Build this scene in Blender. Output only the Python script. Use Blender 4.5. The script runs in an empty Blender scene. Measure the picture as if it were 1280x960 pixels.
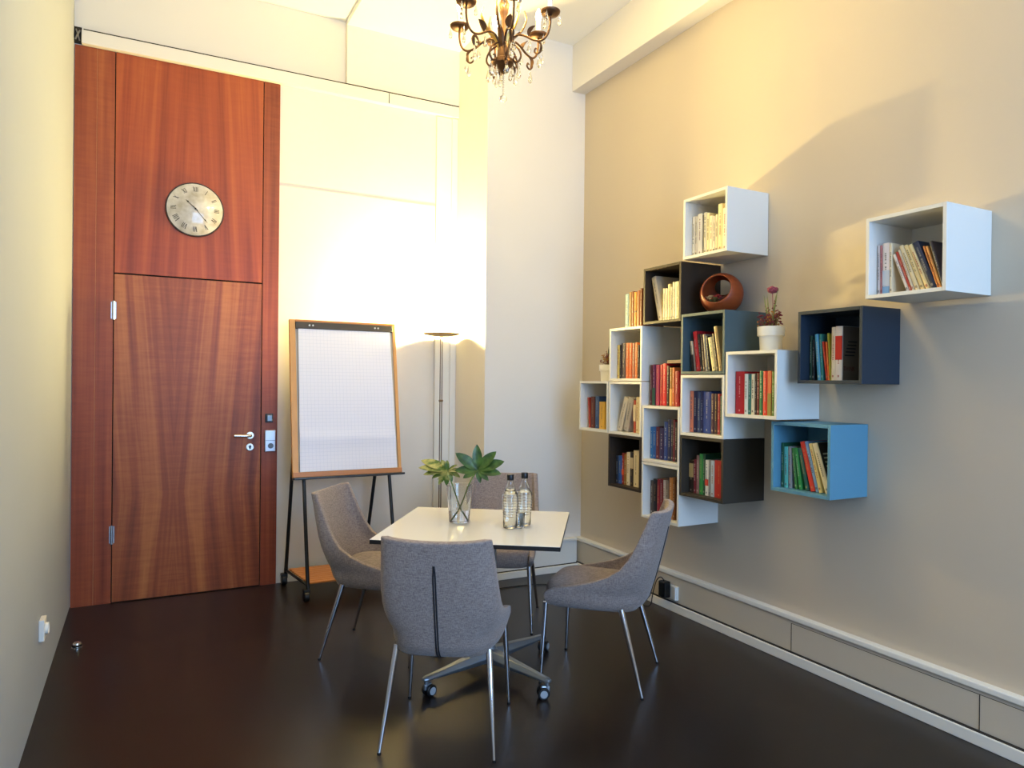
UPL = 340.0
import bpy, bmesh, math, random
from mathutils import Vector, Matrix
random.seed(7)
PI = math.pi
scene = bpy.context.scene
COL = scene.collection

# ------------------------------------------------------------------ materials
def lin(hexs):
    out = []
    for i in (0, 2, 4):
        c = int(hexs[i:i+2], 16) / 255.0
        out.append(c / 12.92 if c <= 0.04045 else ((c + 0.055) / 1.055) ** 2.4)
    return (out[0], out[1], out[2], 1.0)

def new_mat(name):
    m = bpy.data.materials.new(name)
    m.use_nodes = True
    nt = m.node_tree
    return m, nt, nt.nodes, nt.links, nt.nodes['Principled BSDF']

_mc = {}
def plain(name, hexs, rough=0.5, metal=0.0, spec=0.5, bump=0.0, bscale=200.0, vary=0.0, vscale=8.0):
    """procedural plain material: colour with slight noise variation and fine bump"""
    if name in _mc:
        return _mc[name]
    m, nt, N, L, b = new_mat(name)
    b.inputs['Base Color'].default_value = lin(hexs)
    b.inputs['Roughness'].default_value = rough
    b.inputs['Metallic'].default_value = metal
    b.inputs['Specular IOR Level'].default_value = spec
    tc = N.new('ShaderNodeTexCoord')
    if vary > 0:
        nz = N.new('ShaderNodeTexNoise'); nz.inputs['Scale'].default_value = vscale
        nz.inputs['Detail'].default_value = 4
        L.new(tc.outputs['Object'], nz.inputs['Vector'])
        mx = N.new('ShaderNodeMix'); mx.data_type = 'RGBA'
        c = lin(hexs)
        mx.inputs[6].default_value = (c[0]*(1-vary), c[1]*(1-vary), c[2]*(1-vary), 1)
        mx.inputs[7].default_value = (min(1, c[0]*(1+vary)), min(1, c[1]*(1+vary)), min(1, c[2]*(1+vary)), 1)
        L.new(nz.outputs['Fac'], mx.inputs[0])
        L.new(mx.outputs[2], b.inputs['Base Color'])
    if bump > 0:
        nb = N.new('ShaderNodeTexNoise'); nb.inputs['Scale'].default_value = bscale
        L.new(tc.outputs['Object'], nb.inputs['Vector'])
        bp = N.new('ShaderNodeBump'); bp.inputs['Strength'].default_value = bump
        bp.inputs['Distance'].default_value = 0.002
        L.new(nb.outputs['Fac'], bp.inputs['Height'])
        L.new(bp.outputs['Normal'], b.inputs['Normal'])
    _mc[name] = m
    return m

def glass(name, col='ffffff', rough=0.0, ior=1.45):
    if name in _mc:
        return _mc[name]
    m, nt, N, L, b = new_mat(name)
    b.inputs['Base Color'].default_value = lin(col)
    b.inputs['Roughness'].default_value = rough
    b.inputs['IOR'].default_value = ior
    b.inputs['Transmission Weight'].default_value = 1.0
    _mc[name] = m
    return m

def emit(name, col, strength):
    m = bpy.data.materials.new(name); m.use_nodes = True
    nt = m.node_tree; nt.nodes.clear()
    e = nt.nodes.new('ShaderNodeEmission'); o = nt.nodes.new('ShaderNodeOutputMaterial')
    e.inputs['Color'].default_value = col; e.inputs['Strength'].default_value = strength
    nt.links.new(e.outputs[0], o.inputs[0])
    return m

def wood_door(name, xc, shear, zfold=0.0, fla=0.2, base='a4522c', dark='6e2c18', light='c0713c', seed=0.0):
    """cherry veneer, bookmatched about x = xc (object coordinates are world coordinates)"""
    m, nt, N, L, b = new_mat(name)
    tc = N.new('ShaderNodeTexCoord'); sp = N.new('ShaderNodeSeparateXYZ')
    L.new(tc.outputs['Object'], sp.inputs[0])
    def math_(op, a, bb=None):
        n = N.new('ShaderNodeMath'); n.operation = op
        for i, v in enumerate((a, bb)):
            if v is None: continue
            if isinstance(v, (int, float)): n.inputs[i].default_value = v
            else: L.new(v, n.inputs[i])
        return n.outputs[0]
    u = math_('ABSOLUTE', math_('SUBTRACT', sp.outputs[0], xc))
    zf = math_('ABSOLUTE', math_('SUBTRACT', sp.outputs[2], zfold))
    u2 = math_('ADD', u, math_('MULTIPLY', zf, shear))
    def noise(x, xs, zs, detail, w, dist=0.0):
        cb = N.new('ShaderNodeCombineXYZ')
        L.new(math_('MULTIPLY', x, xs), cb.inputs[0])
        cb.inputs[1].default_value = w + seed
        L.new(math_('MULTIPLY', sp.outputs[2], zs), cb.inputs[2])
        n = N.new('ShaderNodeTexNoise'); n.inputs['Scale'].default_value = 1.0
        n.inputs['Detail'].default_value = detail; n.inputs['Distortion'].default_value = dist
        n.inputs['Roughness'].default_value = 0.6
        L.new(cb.outputs[0], n.inputs['Vector'])
        return n.outputs['Fac']
    g1 = noise(u2, 11.0, 0.35, 3, 1.0, 0.4)
    g2 = noise(u2, 70.0, 1.1, 4, 5.0)
    fl = noise(u, 6.0, 46.0, 2, 9.0, 0.5)
    a1 = math_('MULTIPLY', g1, 0.75); a2 = math_('MULTIPLY', g2, 0.17); a3 = math_('MULTIPLY', math_('MULTIPLY', fl, math_('ADD', noise(u2, 5.0, 1.3, 2, 3.0), 0.5)), fla)
    t = math_('ADD', math_('ADD', a1, a2), a3)
    cr = N.new('ShaderNodeValToRGB')
    cr.color_ramp.elements[0].position = 0.36; cr.color_ramp.elements[0].color = lin(dark)
    cr.color_ramp.elements[1].position = 0.70; cr.color_ramp.elements[1].color = lin(light)
    e = cr.color_ramp.elements.new(0.52); e.color = lin(base)
    L.new(t, cr.inputs[0]); L.new(cr.outputs[0], b.inputs['Base Color'])
    b.inputs['Roughness'].default_value = 0.42
    b.inputs['Specular IOR Level'].default_value = 0.35
    return m

def light_wood(name, base='c48a4e', light='dca868', axis=2):
    m, nt, N, L, b = new_mat(name)
    tc = N.new('ShaderNodeTexCoord'); mp = N.new('ShaderNodeMapping')
    sc = [40, 40, 40]; sc[axis] = 1.5
    mp.inputs['Scale'].default_value = sc
    nz = N.new('ShaderNodeTexNoise'); nz.inputs['Scale'].default_value = 1.0; nz.inputs['Detail'].default_value = 4
    mx = N.new('ShaderNodeMix'); mx.data_type = 'RGBA'
    mx.inputs[6].default_value = lin(base); mx.inputs[7].default_value = lin(light)
    L.new(tc.outputs['Object'], mp.inputs[0]); L.new(mp.outputs[0], nz.inputs['Vector'])
    L.new(nz.outputs['Fac'], mx.inputs[0]); L.new(mx.outputs[2], b.inputs['Base Color'])
    b.inputs['Roughness'].default_value = 0.45
    return m

def fabric(name, c1, c2):
    """tweed weave: fine crossing threads of two greys"""
    m, nt, N, L, b = new_mat(name)
    tc = N.new('ShaderNodeTexCoord')
    outs = []
    for sc in ((55, 55, 420), (420, 420, 45)):
        mp = N.new('ShaderNodeMapping'); mp.inputs['Scale'].default_value = sc
        nz = N.new('ShaderNodeTexNoise'); nz.inputs['Scale'].default_value = 1.0; nz.inputs['Detail'].default_value = 2
        L.new(tc.outputs['Object'], mp.inputs[0]); L.new(mp.outputs[0], nz.inputs['Vector'])
        outs.append(nz.outputs['Fac'])
    ad = N.new('ShaderNodeMath'); ad.operation = 'ADD'
    L.new(outs[0], ad.inputs[0]); L.new(outs[1], ad.inputs[1])
    mr = N.new('ShaderNodeMapRange'); mr.inputs[1].default_value = 0.72; mr.inputs[2].default_value = 1.28
    L.new(ad.outputs[0], mr.inputs[0])
    mx = N.new('ShaderNodeMix'); mx.data_type = 'RGBA'
    mx.inputs[6].default_value = lin(c1); mx.inputs[7].default_value = lin(c2)
    L.new(mr.outputs[0], mx.inputs[0]); L.new(mx.outputs[2], b.inputs['Base Color'])
    bp = N.new('ShaderNodeBump'); bp.inputs['Strength'].default_value = 0.35; bp.inputs['Distance'].default_value = 0.002
    L.new(mr.outputs[0], bp.inputs['Height']); L.new(bp.outputs['Normal'], b.inputs['Normal'])
    b.inputs['Roughness'].default_value = 0.95
    b.inputs['Specular IOR Level'].default_value = 0.15
    b.inputs['Sheen Weight'].default_value = 0.25
    return m

def wall_mat(name, hexs, vary=0.03, rough=0.85):
    return plain(name, hexs, rough=rough, spec=0.2, bump=0.12, bscale=60.0, vary=vary, vscale=1.3)

def floor_mat():
    m, nt, N, L, b = new_mat('floor_dark_coating')
    tc = N.new('ShaderNodeTexCoord')
    n1 = N.new('ShaderNodeTexNoise'); n1.inputs['Scale'].default_value = 2.2; n1.inputs['Detail'].default_value = 4
    n1.inputs['Roughness'].default_value = 0.65
    L.new(tc.outputs['Object'], n1.inputs['Vector'])
    cr = N.new('ShaderNodeValToRGB')
    cr.color_ramp.elements[0].position = 0.3; cr.color_ramp.elements[0].color = lin('1c1512')
    cr.color_ramp.elements[1].position = 0.75; cr.color_ramp.elements[1].color = lin('241b17')
    L.new(n1.outputs['Fac'], cr.inputs[0])
    # short light scuff marks with shapes of their own
    mp = N.new('ShaderNodeMapping'); mp.inputs['Scale'].default_value = (1.2, 7.0, 1); mp.inputs['Rotation'].default_value = (0, 0, 0.7)
    n2 = N.new('ShaderNodeTexNoise'); n2.inputs['Scale'].default_value = 9; n2.inputs['Detail'].default_value = 3
    L.new(tc.outputs['Object'], mp.inputs[0]); L.new(mp.outputs[0], n2.inputs['Vector'])
    r2 = N.new('ShaderNodeValToRGB'); r2.color_ramp.elements[0].position = 0.90; r2.color_ramp.elements[1].position = 0.96
    r2.color_ramp.elements[0].color = (0, 0, 0, 1); r2.color_ramp.elements[1].color = (0.5, 0.5, 0.5, 1)
    L.new(n2.outputs['Fac'], r2.inputs[0])
    mx = N.new('ShaderNodeMix'); mx.data_type = 'RGBA'; mx.inputs[7].default_value = lin('4a3d36')
    L.new(r2.outputs[0], mx.inputs[0]); L.new(cr.outputs[0], mx.inputs[6]); L.new(mx.outputs[2], b.inputs['Base Color'])
    mr = N.new('ShaderNodeMapRange'); mr.inputs[3].default_value = 0.27; mr.inputs[4].default_value = 0.32
    L.new(n1.outputs['Fac'], mr.inputs[0]); L.new(mr.outputs[0], b.inputs['Roughness'])
    b.inputs['Specular IOR Level'].default_value = 0.4
    return m

# ------------------------------------------------------------------ mesh helpers
def box(bm, lo, hi, bevel=0.0, seg=2, mtx=None):
    x0, y0, z0 = lo; x1, y1, z1 = hi
    v = [bm.verts.new(p) for p in ((x0,y0,z0),(x1,y0,z0),(x1,y1,z0),(x0,y1,z0),(x0,y0,z1),(x1,y0,z1),(x1,y1,z1),(x0,y1,z1))]
    f = [bm.faces.new([v[i] for i in q]) for q in ((3,2,1,0),(4,5,6,7),(0,1,5,4),(1,2,6,5),(2,3,7,6),(3,0,4,7))]
    if bevel > 0:
        es = list({e for q in f for e in q.edges})
        r = bmesh.ops.bevel(bm, geom=es, offset=bevel, segments=seg, affect='EDGES', profile=0.5)
        v = list({w for q in r['faces'] for w in q.verts} | {w for w in v if w.is_valid})
    if mtx is not None:
        bmesh.ops.transform(bm, matrix=mtx, verts=v)
    return v

def frames(pts):
    pts = [Vector(p) for p in pts]; n = len(pts); T = []
    for i in range(n):
        a = pts[max(0, i-1)]; b = pts[min(n-1, i+1)]
        T.append((b - a).normalized())
    up = Vector((0, 0, 1)) if abs(T[0].z) < 0.9 else Vector((1, 0, 0))
    X = T[0].cross(up).normalized(); out = []
    for i in range(n):
        X = (X - T[i] * X.dot(T[i]))
        X = X.normalized() if X.length > 1e-6 else T[i].orthogonal().normalized()
        out.append((pts[i], X, T[i].cross(X)))
    return out

def tube(bm, pts, r, seg=10, cap=True, flat=1.0):
    rs = r if isinstance(r, (list, tuple)) else [r] * len(pts)
    rings = []
    for (p, X, Y), rr in zip(frames(pts), rs):
        rings.append([bm.verts.new(p + X*math.cos(2*PI*k/seg)*rr + Y*math.sin(2*PI*k/seg)*rr*flat) for k in range(seg)])
    for a, b in zip(rings, rings[1:]):
        for k in range(seg):
            f = bm.faces.new((a[k], a[(k+1) % seg], b[(k+1) % seg], b[k])); f.smooth = True
    if cap:
        bm.faces.new(rings[0][::-1]); bm.faces.new(rings[-1])

def lathe(bm, prof, seg=32, c=(0, 0, 0), mtx=None, closed=False):
    """revolve (r, z) profile about the z axis through c"""
    rings = []; new = []
    for (r, z) in prof:
        if r < 1e-6:
            v = bm.verts.new((c[0], c[1], c[2]+z)); rings.append([v]); new.append(v)
        else:
            ring = [bm.verts.new((c[0]+r*math.cos(2*PI*k/seg), c[1]+r*math.sin(2*PI*k/seg), c[2]+z)) for k in range(seg)]
            rings.append(ring); new += ring
    prs = list(zip(rings, rings[1:]))
    if closed: prs.append((rings[-1], rings[0]))
    for a, b in prs:
        for k in range(seg):
            k2 = (k+1) % seg
            if len(a) == 1 and len(b) == 1: continue
            if len(a) == 1: f = bm.faces.new((a[0], b[k2], b[k]))
            elif len(b) == 1: f = bm.faces.new((a[k], a[k2], b[0]))
            else: f = bm.faces.new((a[k], a[k2], b[k2], b[k]))
            f.smooth = True
    if mtx is not None: bmesh.ops.transform(bm, matrix=mtx, verts=new)
    return new

def bez(p0, p1, p2, p3, n=10):
    p0, p1, p2, p3 = map(Vector, (p0, p1, p2, p3)); out = []
    for i in range(n+1):
        t = i/n; s = 1-t
        out.append(p0*s**3 + p1*3*s*s*t + p2*3*s*t*t + p3*t**3)
    return out

def catmull(P, n=6):
    P = [Vector(p) for p in P]; Q = [P[0]*2-P[1]] + P + [P[-1]*2-P[-2]]; out = []
    for i in range(1, len(Q)-2):
        a, b, c, d = Q[i-1:i+3]
        for k in range(n):
            t = k/n
            out.append(0.5*((2*b) + (c-a)*t + (2*a-5*b+4*c-d)*t*t + (3*b-a-3*c+d)*t**3))
    out.append(P[-1]); return out

def obj(name, bm, mat, parent=None, smooth=False, mats=None):
    me = bpy.data.meshes.new(name)
    bmesh.ops.recalc_face_normals(bm, faces=bm.faces)
    if all(e.is_manifold for e in bm.edges) and bm.calc_volume(signed=True) < 0:
        bmesh.ops.reverse_faces(bm, faces=bm.faces)
    if smooth:
        for f in bm.faces: f.smooth = True
    for e in bm.edges:                      # crisp corners stay crisp under smooth shading
        if len(e.link_faces) == 2 and e.calc_face_angle(0.0) > 0.75: e.smooth = False
    bm.to_mesh(me); bm.free()
    o = bpy.data.objects.new(name, me); COL.objects.link(o)
    me.materials.append(mat)
    if mats:
        for m in mats: me.materials.append(m)
    if parent is not None: o.parent = parent
    return o

def B(): return bmesh.new()

def bxo(name, lo, hi, mat, parent=None, bevel=0.0, seg=2):
    bm = B(); box(bm, lo, hi, bevel, seg); return obj(name, bm, mat, parent)

def tag(o, label, cat, group=None):
    o['label'] = label; o['category'] = cat
    if group: o['group'] = group
    return o

def thing(name, label, cat, loc=(0, 0, 0), rz=0.0, group=None):
    o = bpy.data.objects.new(name, None); COL.objects.link(o)
    o.empty_display_size = 0.1
    o.location = loc; o.rotation_euler = (0, 0, rz)
    return tag(o, label, cat, group)

def struct(o):
    o['kind'] = 'structure'; return o

def copy_tree(o, parent=None):
    c = o.copy(); COL.objects.link(c)
    if parent is not None: c.parent = parent
    for ch in o.children: copy_tree(ch, c)
    return c

def addmod(o, kind, **kw):
    m = o.modifiers.new(kind.lower(), kind)
    for k, v in kw.items(): setattr(m, k, v)
    return m

# ------------------------------------------------------------------ room numbers (metres)
XL, XR = -0.403, 3.098        # side walls
YB = 5.282                    # wall with the tall door
YW = -2.80                    # window wall behind the viewer
ZC = 4.13                     # ceiling
YP, XP = 4.70, 2.24           # pillar front and left face
EYE = 1.4718

M_white = wall_mat('wall_white_paint', 'e4dfd6')
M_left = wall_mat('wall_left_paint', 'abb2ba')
M_ceil = wall_mat('ceiling_white_paint', 'f4f3ee')
M_greige = wall_mat('wall_greige_paint', 'cabca6')
M_trim = plain('trim_white_paint', 'e9e5da', rough=0.55, spec=0.3, vary=0.03, vscale=4)
M_seam = plain('dark_joint', '2a241c', rough=0.9)
M_floor = floor_mat()
M_chrome = plain('chrome', 'd8d8dc', rough=0.08, metal=1.0)
M_steel = plain('brushed_steel', 'b8bcc0', rough=0.3, metal=1.0)
M_black = plain('black_plastic', '141414', rough=0.4)
M_blackmetal = plain('black_metal', '171616', rough=0.35, spec=0.5)

# ------------------------------------------------------------------ room shell
T = 0.15
struct(bxo('floor', (XL-T, YW-T, -0.10), (XR+T, YB+T, 0.0), M_floor))
struct(bxo('ceiling', (XL-T, YW-T, 4.16), (XR+T, YB+T, 4.30), M_ceil))
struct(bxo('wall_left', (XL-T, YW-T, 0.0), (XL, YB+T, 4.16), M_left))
struct(bxo('wall_right', (XR, YW-T, 0.0), (XR+T, YB+T, 4.16), M_greige))
struct(bxo('wall_back', (XL, YB, 0.0), (XR, YB+T, 4.16), M_white))
struct(bxo('wall_pillar', (XP, YP, 0.0), (XR, YB, 4.16), M_white))
# upper wall panel and soffit right of the vertical joint
struct(bxo('trim_1', (1.33, YB-0.05, 3.685), (XP, YB, 4.16), M_white))
struct(bxo('ceiling_soffit', (1.33, YW, 4.12), (XR, YB-0.05, 4.16), M_ceil))
# beam along the right wall
struct(bxo('trim_2', (2.974, YW, 3.758), (XR, YP, 4.12), M_white, bevel=0.004))
# raised wall lining below the panel joint
struct(bxo('trim_3', (0.862, YB-0.006, 0.0), (2.06, YB, 2.868), M_white))
# boxed casing in the corner beside the pillar
bm = B(); box(bm, (2.062, YB-0.022, 0.0), (2.19, YB, 3.585), 0.003); box(bm, (2.19, YB-0.034, 0.0), (XP, YB, 3.585), 0.003)
struct(obj('trim_4', bm, M_trim))
# cable duct ledge above the door
led = struct(bxo('trim_5', (-0.36, YB-0.055, 3.590), (XP, YB, 3.675), M_white, bevel=0.003))
bm = B(); box(bm, (-0.35, YB-0.048, 3.675), (XP, YB-0.002, 3.684)); box(bm, (1.652, YB-0.0565, 3.594), (1.657, YB-0.054, 3.672))
struct(obj('trim_6', bm, M_seam))
# open end of the duct with cable stubs
bm = B(); box(bm, (-0.402, YB-0.02, 3.60), (-0.361, YB-0.001, 3.70)); struct(obj('trim_7', bm, M_seam))
bm = B()
tube(bm, [(-0.395, YB-0.03, 3.615), (-0.385, YB-0.035, 3.64), (-0.37, YB-0.03, 3.675)], 0.005, 8)
tube(bm, [(-0.372, YB-0.03, 3.61), (-0.380, YB-0.035, 3.645), (-0.392, YB-0.03, 3.68)], 0.004, 8)
struct(obj('trim_8', bm, plain('cable_grey', '8a8276', rough=0.6)))

# right wall skirting duct: plinth, board with panel joints, cap
def skirting(name, lo_x, hi_x, lo_y, hi_y, side):
    root = bpy.data.objects.new(name, None); COL.objects.link(root); struct(root)
    if side == 'x':
        bm = B(); box(bm, (XR-0.060, lo_y, 0.0), (XR, hi_y, 0.052), 0.003); obj('plinth', bm, M_trim, root)
        bm = B(); box(bm, (XR-0.036, lo_y, 0.056), (XR, hi_y, 0.222), 0.002); obj('board', bm, M_greige_trim, root)
        bm = B(); box(bm, (XR-0.046, lo_y, 0.222), (XR, hi_y, 0.250), 0.005); obj('cap', bm, M_trim, root)
        bm = B(); box(bm, (XR-0.050, lo_y, 0.052), (XR-0.002, hi_y, 0.0562))
        for y in (2.61, 1.66): box(bm, (XR-0.0372, y-0.0015, 0.058), (XR-0.03, y+0.0015, 0.205))
        box(bm, (XR-0.0370, lo_y, 0.2035), (XR-0.03, 2.61, 0.2055))
        obj('joint', bm, M_seam, root)
    else:
        bm = B(); box(bm, (lo_x, YP-0.060, 0.0), (hi_x, YP, 0.052), 0.003); obj('plinth', bm, M_trim, root)
        bm = B(); box(bm, (lo_x, YP-0.036, 0.056), (hi_x, YP, 0.228), 0.002); obj('board', bm, M_trim, root)
        bm = B(); box(bm, (lo_x, YP-0.046, 0.228), (hi_x, YP, 0.250), 0.005); obj('cap', bm, M_trim, root)
        bm = B(); box(bm, (lo_x, YP-0.050, 0.052), (hi_x, YP-0.002, 0.0562)); obj('joint', bm, M_seam, root)
    return root
M_greige_trim = plain('board_greige', 'c8bdaa', rough=0.6, spec=0.3, vary=0.03, vscale=3)
skirting('baseboard_right', 0, 0, YW, YP-0.001, 'x')
skirting('baseboard_pillar', XP, XR-0.061, 0, 0, 'y')

# window wall behind the viewer (daylight comes in here)
wx0, wx1, wz0, wz1 = 0.05, 2.75, 0.85, 3.45
bm = B()
box(bm, (XL, YW-T, 0), (wx0, YW, 4.16)); box(bm, (wx1, YW-T, 0), (XR, YW, 4.16))
box(bm, (wx0, YW-T, 0), (wx1, YW, wz0)); box(bm, (wx0, YW-T, wz1), (wx1, YW, 4.16))
struct(obj('wall_front', bm, M_white))
bm = B()
fw = 0.06
for (a, b_) in ((wx0, wx0+fw), (wx1-fw, wx1), ((wx0+wx1)/2-fw/2, (wx0+wx1)/2+fw/2)):
    box(bm, (a, YW-0.09, wz0), (b_, YW-0.03, wz1))
for (a, b_) in ((wz0, wz0+fw), (wz1-fw, wz1), (2.55, 2.55+fw)):
    box(bm, (wx0+fw, YW-0.088, a), (wx1-fw, YW-0.032, b_))
struct(obj('window_1', bm, M_trim))

# ------------------------------------------------------------------ tall wooden door
door = bpy.data.objects.new('door_1', None); COL.objects.link(door); struct(door)
DZ = 3.588; yf = YB-0.018
W1 = wood_door('veneer_leaf', 0.190, -0.075, 0.70, 0.15, base='8e4a28', dark='6c321a', light='b26c3a', seed=2.3)
W2 = wood_door('veneer_transom', 0.292, 0.045, 0.0, 0.08, base='9c4826', dark='80361c', light='b4602f', seed=8.1)
W3 = wood_door('veneer_side', 2.0, 0.0, 0.0, 0.14, base='8e4426', dark='723018', light='a85c32', seed=4.4)
bxo('side_panel', (-0.398, yf, 0.0), (-0.2755, YB, DZ), W3, door, 0.001)
bxo('side_panel', (-0.2725, yf, 0.0), (-0.174, YB, DZ), W3, door, 0.001)
bxo('light_inlay', (-0.2755, yf+0.002, 0.0), (-0.2725, YB, DZ), plain('inlay_wood', 'b87848', rough=0.5), door)
bxo('transom_panel', (-0.168, yf, 2.157), (0.745, YB, DZ), W2, door, 0.001)
leaf = bxo('door_leaf', (-0.168, yf, 0.006), (0.745, YB, 2.147), W1, door, 0.001)
bxo('side_panel', (0.751, yf, 0.0), (0.860, YB, DZ), W3, door, 0.001)
bxo('shadow_gap', (-0.174, yf+0.008, 0.0), (0.751, YB, DZ-0.001), plain('gap_black', '120a06', rough=0.9), door)
# hinges
for zc in (1.909, 0.447):
    bm = B()
    lathe(bm, [(0, -0.062), (0.009, -0.060), (0.0095, -0.021), (0.0075, -0.020), (0.0075, -0.018), (0.0095, -0.017), (0.0095, 0.017), (0.0075, 0.018), (0.0075, 0.020), (0.0095, 0.021), (0.009, 0.060), (0, 0.062)], 16, (-0.171, yf-0.009, zc))
    box(bm, (-0.186, yf-0.003, zc-0.055), (-0.156, yf, zc+0.055))
    obj('hinge', bm, M_steel, door)
# lever handle
ym = Matrix.Rotation(PI/2, 4, 'X')
def disc(bm, x, z, r, t, y=yf, bev=0.002):
    lathe(bm, [(0, 0), (r, 0), (r, t-bev), (r-bev, t), (0, t)], 28, mtx=Matrix.Translation((x, y, z)) @ Matrix.Rotation(PI/2, 4, 'X'))
bm = B(); disc(bm, 0.675, 1.073, 0.026, 0.009)
tube(bm, catmull([(0.675, yf-0.009, 1.073), (0.675, yf-0.035, 1.073), (0.668, yf-0.050, 1.073), (0.650, yf-0.055, 1.073), (0.60, yf-0.056, 1.075), (0.565, yf-0.055, 1.076)]), 0.0105, 12)
obj('lever_handle', bm, plain('satin_steel', 'd8d4c8', rough=0.25, metal=0.9), door)
bm = B(); disc(bm, 0.675, 0.991, 0.026, 0.008); esc = obj('keyhole_plate', bm, _mc['satin_steel'], door)
bm = B(); disc(bm, 0.675, 0.995, 0.0095, 0.0095, bev=0.0005); box(bm, (0.670, yf-0.0095, 0.976), (0.680, yf-0.006, 0.992)); obj('keyhole', bm, plain('keyhole_grey', '4c5054', rough=0.4, metal=0.6), esc)
# entry keypad unit and small sensor on the right side panel
pl = bxo('lock_plate', (0.773, yf-0.024, 0.956), (0.845, yf, 1.108), plain('lock_silver', 'c4c8cc', rough=0.35, metal=0.7), door, 0.004)
bm = B(); disc(bm, 0.812, 0.997, 0.019, 0.006, yf-0.024, 0.002); obj('knob', bm, plain('knob_dark', '5a5a58', rough=0.3, metal=0.8), pl)
bm = B(); box(bm, (0.776, yf-0.0246, 1.033), (0.842, yf-0.0225, 1.0355)); obj('joint', bm, M_seam, pl)
sn = bxo('door_sensor', (0.776, yf-0.012, 1.163), (0.829, yf, 1.226), M_black, door, 0.003)
bxo('sensor_cap', (0.785, yf-0.026, 1.170), (0.822, yf-0.012, 1.218), plain('sensor_steel', '6c7070', rough=0.3, metal=0.9), sn, 0.004)

# ------------------------------------------------------------------ wall clock 
ck = thing('wall_clock', 'round domed wall clock with aged cream face and roman numerals on the tall wooden door', 'clock', (0.307, yf, 2.619))
MR = Matrix.Rotation(PI/2, 4, 'X')     # local z -> -y (towards room)
R_ = 0.178
def dome(r): return 0.050 - 0.034*(r/R_)**2
def face_mat():
    m, nt, N, L, b = new_mat('clock_face_paper')
    tc = N.new('ShaderNodeTexCoord'); n1 = N.new('ShaderNodeTexNoise'); n1.inputs['Scale'].default_value = 14; n1.inputs['Detail'].default_value = 8
    L.new(tc.outputs['Object'], n1.inputs['Vector'])
    cr = N.new('ShaderNodeValToRGB'); cr.color_ramp.elements[0].position = 0.32; cr.color_ramp.elements[0].color = lin('aca392')
    cr.color_ramp.elements[1].position = 0.62; cr.color_ramp.elements[1].color = lin('cfcac2')
    L.new(n1.outputs['Fac'], cr.inputs[0]); L.new(cr.outputs[0], b.inputs['Base Color'])
    b.inputs['Roughness'].default_value = 0.35; b.inputs['Coat Weight'].default_value = 0.8; b.inputs['Coat Roughness'].default_value = 0.06
    return m
bm = B(); lathe(bm, [(0, 0.002)] + [(R_*k/14, dome(R_*k/14)) for k in range(14, -1, -1)], 64, mtx=MR); obj('clock_face', bm, face_mat(), ck)
bm = B(); lathe(bm, [(R_-0.004, 0.0), (R_+0.004, 0.0), (R_+0.006, 0.010), (R_+0.003, 0.018), (R_-0.003, 0.018), (R_-0.004, 0.014)], 64, mtx=MR, closed=True); obj('rim', bm, plain('clock_rim', '3a2e24', rough=0.4, metal=0.5), ck)
M_ink = plain('clock_ink', '25201c', rough=0.6)
ROM = {1: 'I', 2: 'II', 3: 'III', 4: 'IV', 5: 'V', 6: 'VI', 7: 'VII', 8: 'VIII', 9: 'IX', 10: 'X', 11: 'XI', 12: 'XII'}
def stroke(bm, p, q, w):
    """flat raised stroke in clock plane coordinates (x right, y up)"""
    p = Vector(p); q = Vector(q); d = (q-p).normalized(); n = Vector((-d.y, d.x))*w/2
    vs = []
    for a in (p-n, q-n, q+n, p+n):
        vs.append((a.x, dome(a.length)+0.0012, a.y))
    lo = [bm.verts.new((v[0], -v[1], v[2])) for v in vs]
    hi = [bm.verts.new((v[0], -(v[1]-0.0011), v[2])) for v in vs]
    bm.faces.new(lo); bm.faces.new(hi[::-1])
    for i in range(4): bm.faces.new((lo[i], lo[(i+1) % 4], hi[(i+1) % 4], hi[i]))
for h in range(1, 13):
    a = math.radians(90-30*h); er = Vector((math.cos(a), math.sin(a))); et = Vector((math.sin(a), -math.cos(a)))
    s = ROM[h]; wd = {'I': 0.0085, 'V': 0.017, 'X': 0.017}; tot = sum(wd[c] for c in s); x = -tot/2
    bm = B(); r0, r1 = 0.118, 0.152
    for c in s:
        w = wd[c]; cx = x+w/2
        def P(u, r): v = er*r + et*u; return (v.x, v.y)
        if c == 'I':
            stroke(bm, P(cx, r0), P(cx, r1), 0.0036)
        elif c == 'V':
            stroke(bm, P(cx, r0), P(cx-0.0065, r1), 0.0042); stroke(bm, P(cx, r0), P(cx+0.0065, r1), 0.0018)
        else:
            stroke(bm, P(cx+0.0065, r0), P(cx-0.0065, r1), 0.0042); stroke(bm, P(cx-0.0065, r0), P(cx+0.0065, r1), 0.0018)
        x += w
    obj('numeral', bm, M_ink, ck)
def hand(name, deg, ln, w):
    a = math.radians(90-deg); d = Vector((math.cos(a), math.sin(a))); n = Vector((-d.y, d.x)); bm = B()
    def ring(s, ww): return [(d*s+n*ww), (d*s-n*ww)]
    S_ = [(-0.02, w*0.5), (0, w*0.6), (ln*0.55, w*0.4), (ln*0.72, w*0.45), (ln*0.80, w*1.3), (ln*0.88, w*0.5), (ln, w*0.1)]
    prev = None
    for s, ww in S_:
        l, r = ring(s, ww); z = 0.0545
        cur = [bm.verts.new((l.x, -z, l.y)), bm.verts.new((r.x, -z, r.y)), bm.verts.new((r.x, -z+0.0012, r.y)), bm.verts.new((l.x, -z+0.0012, l.y))]
        if prev:
            for i in range(4): bm.faces.new((prev[i], prev[(i+1) % 4], cur[(i+1) % 4], cur[i]))
        else: bm.faces.new(cur)
        prev = cur
    bm.faces.new(prev[::-1]); obj(name, bm, M_ink, ck)
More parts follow.
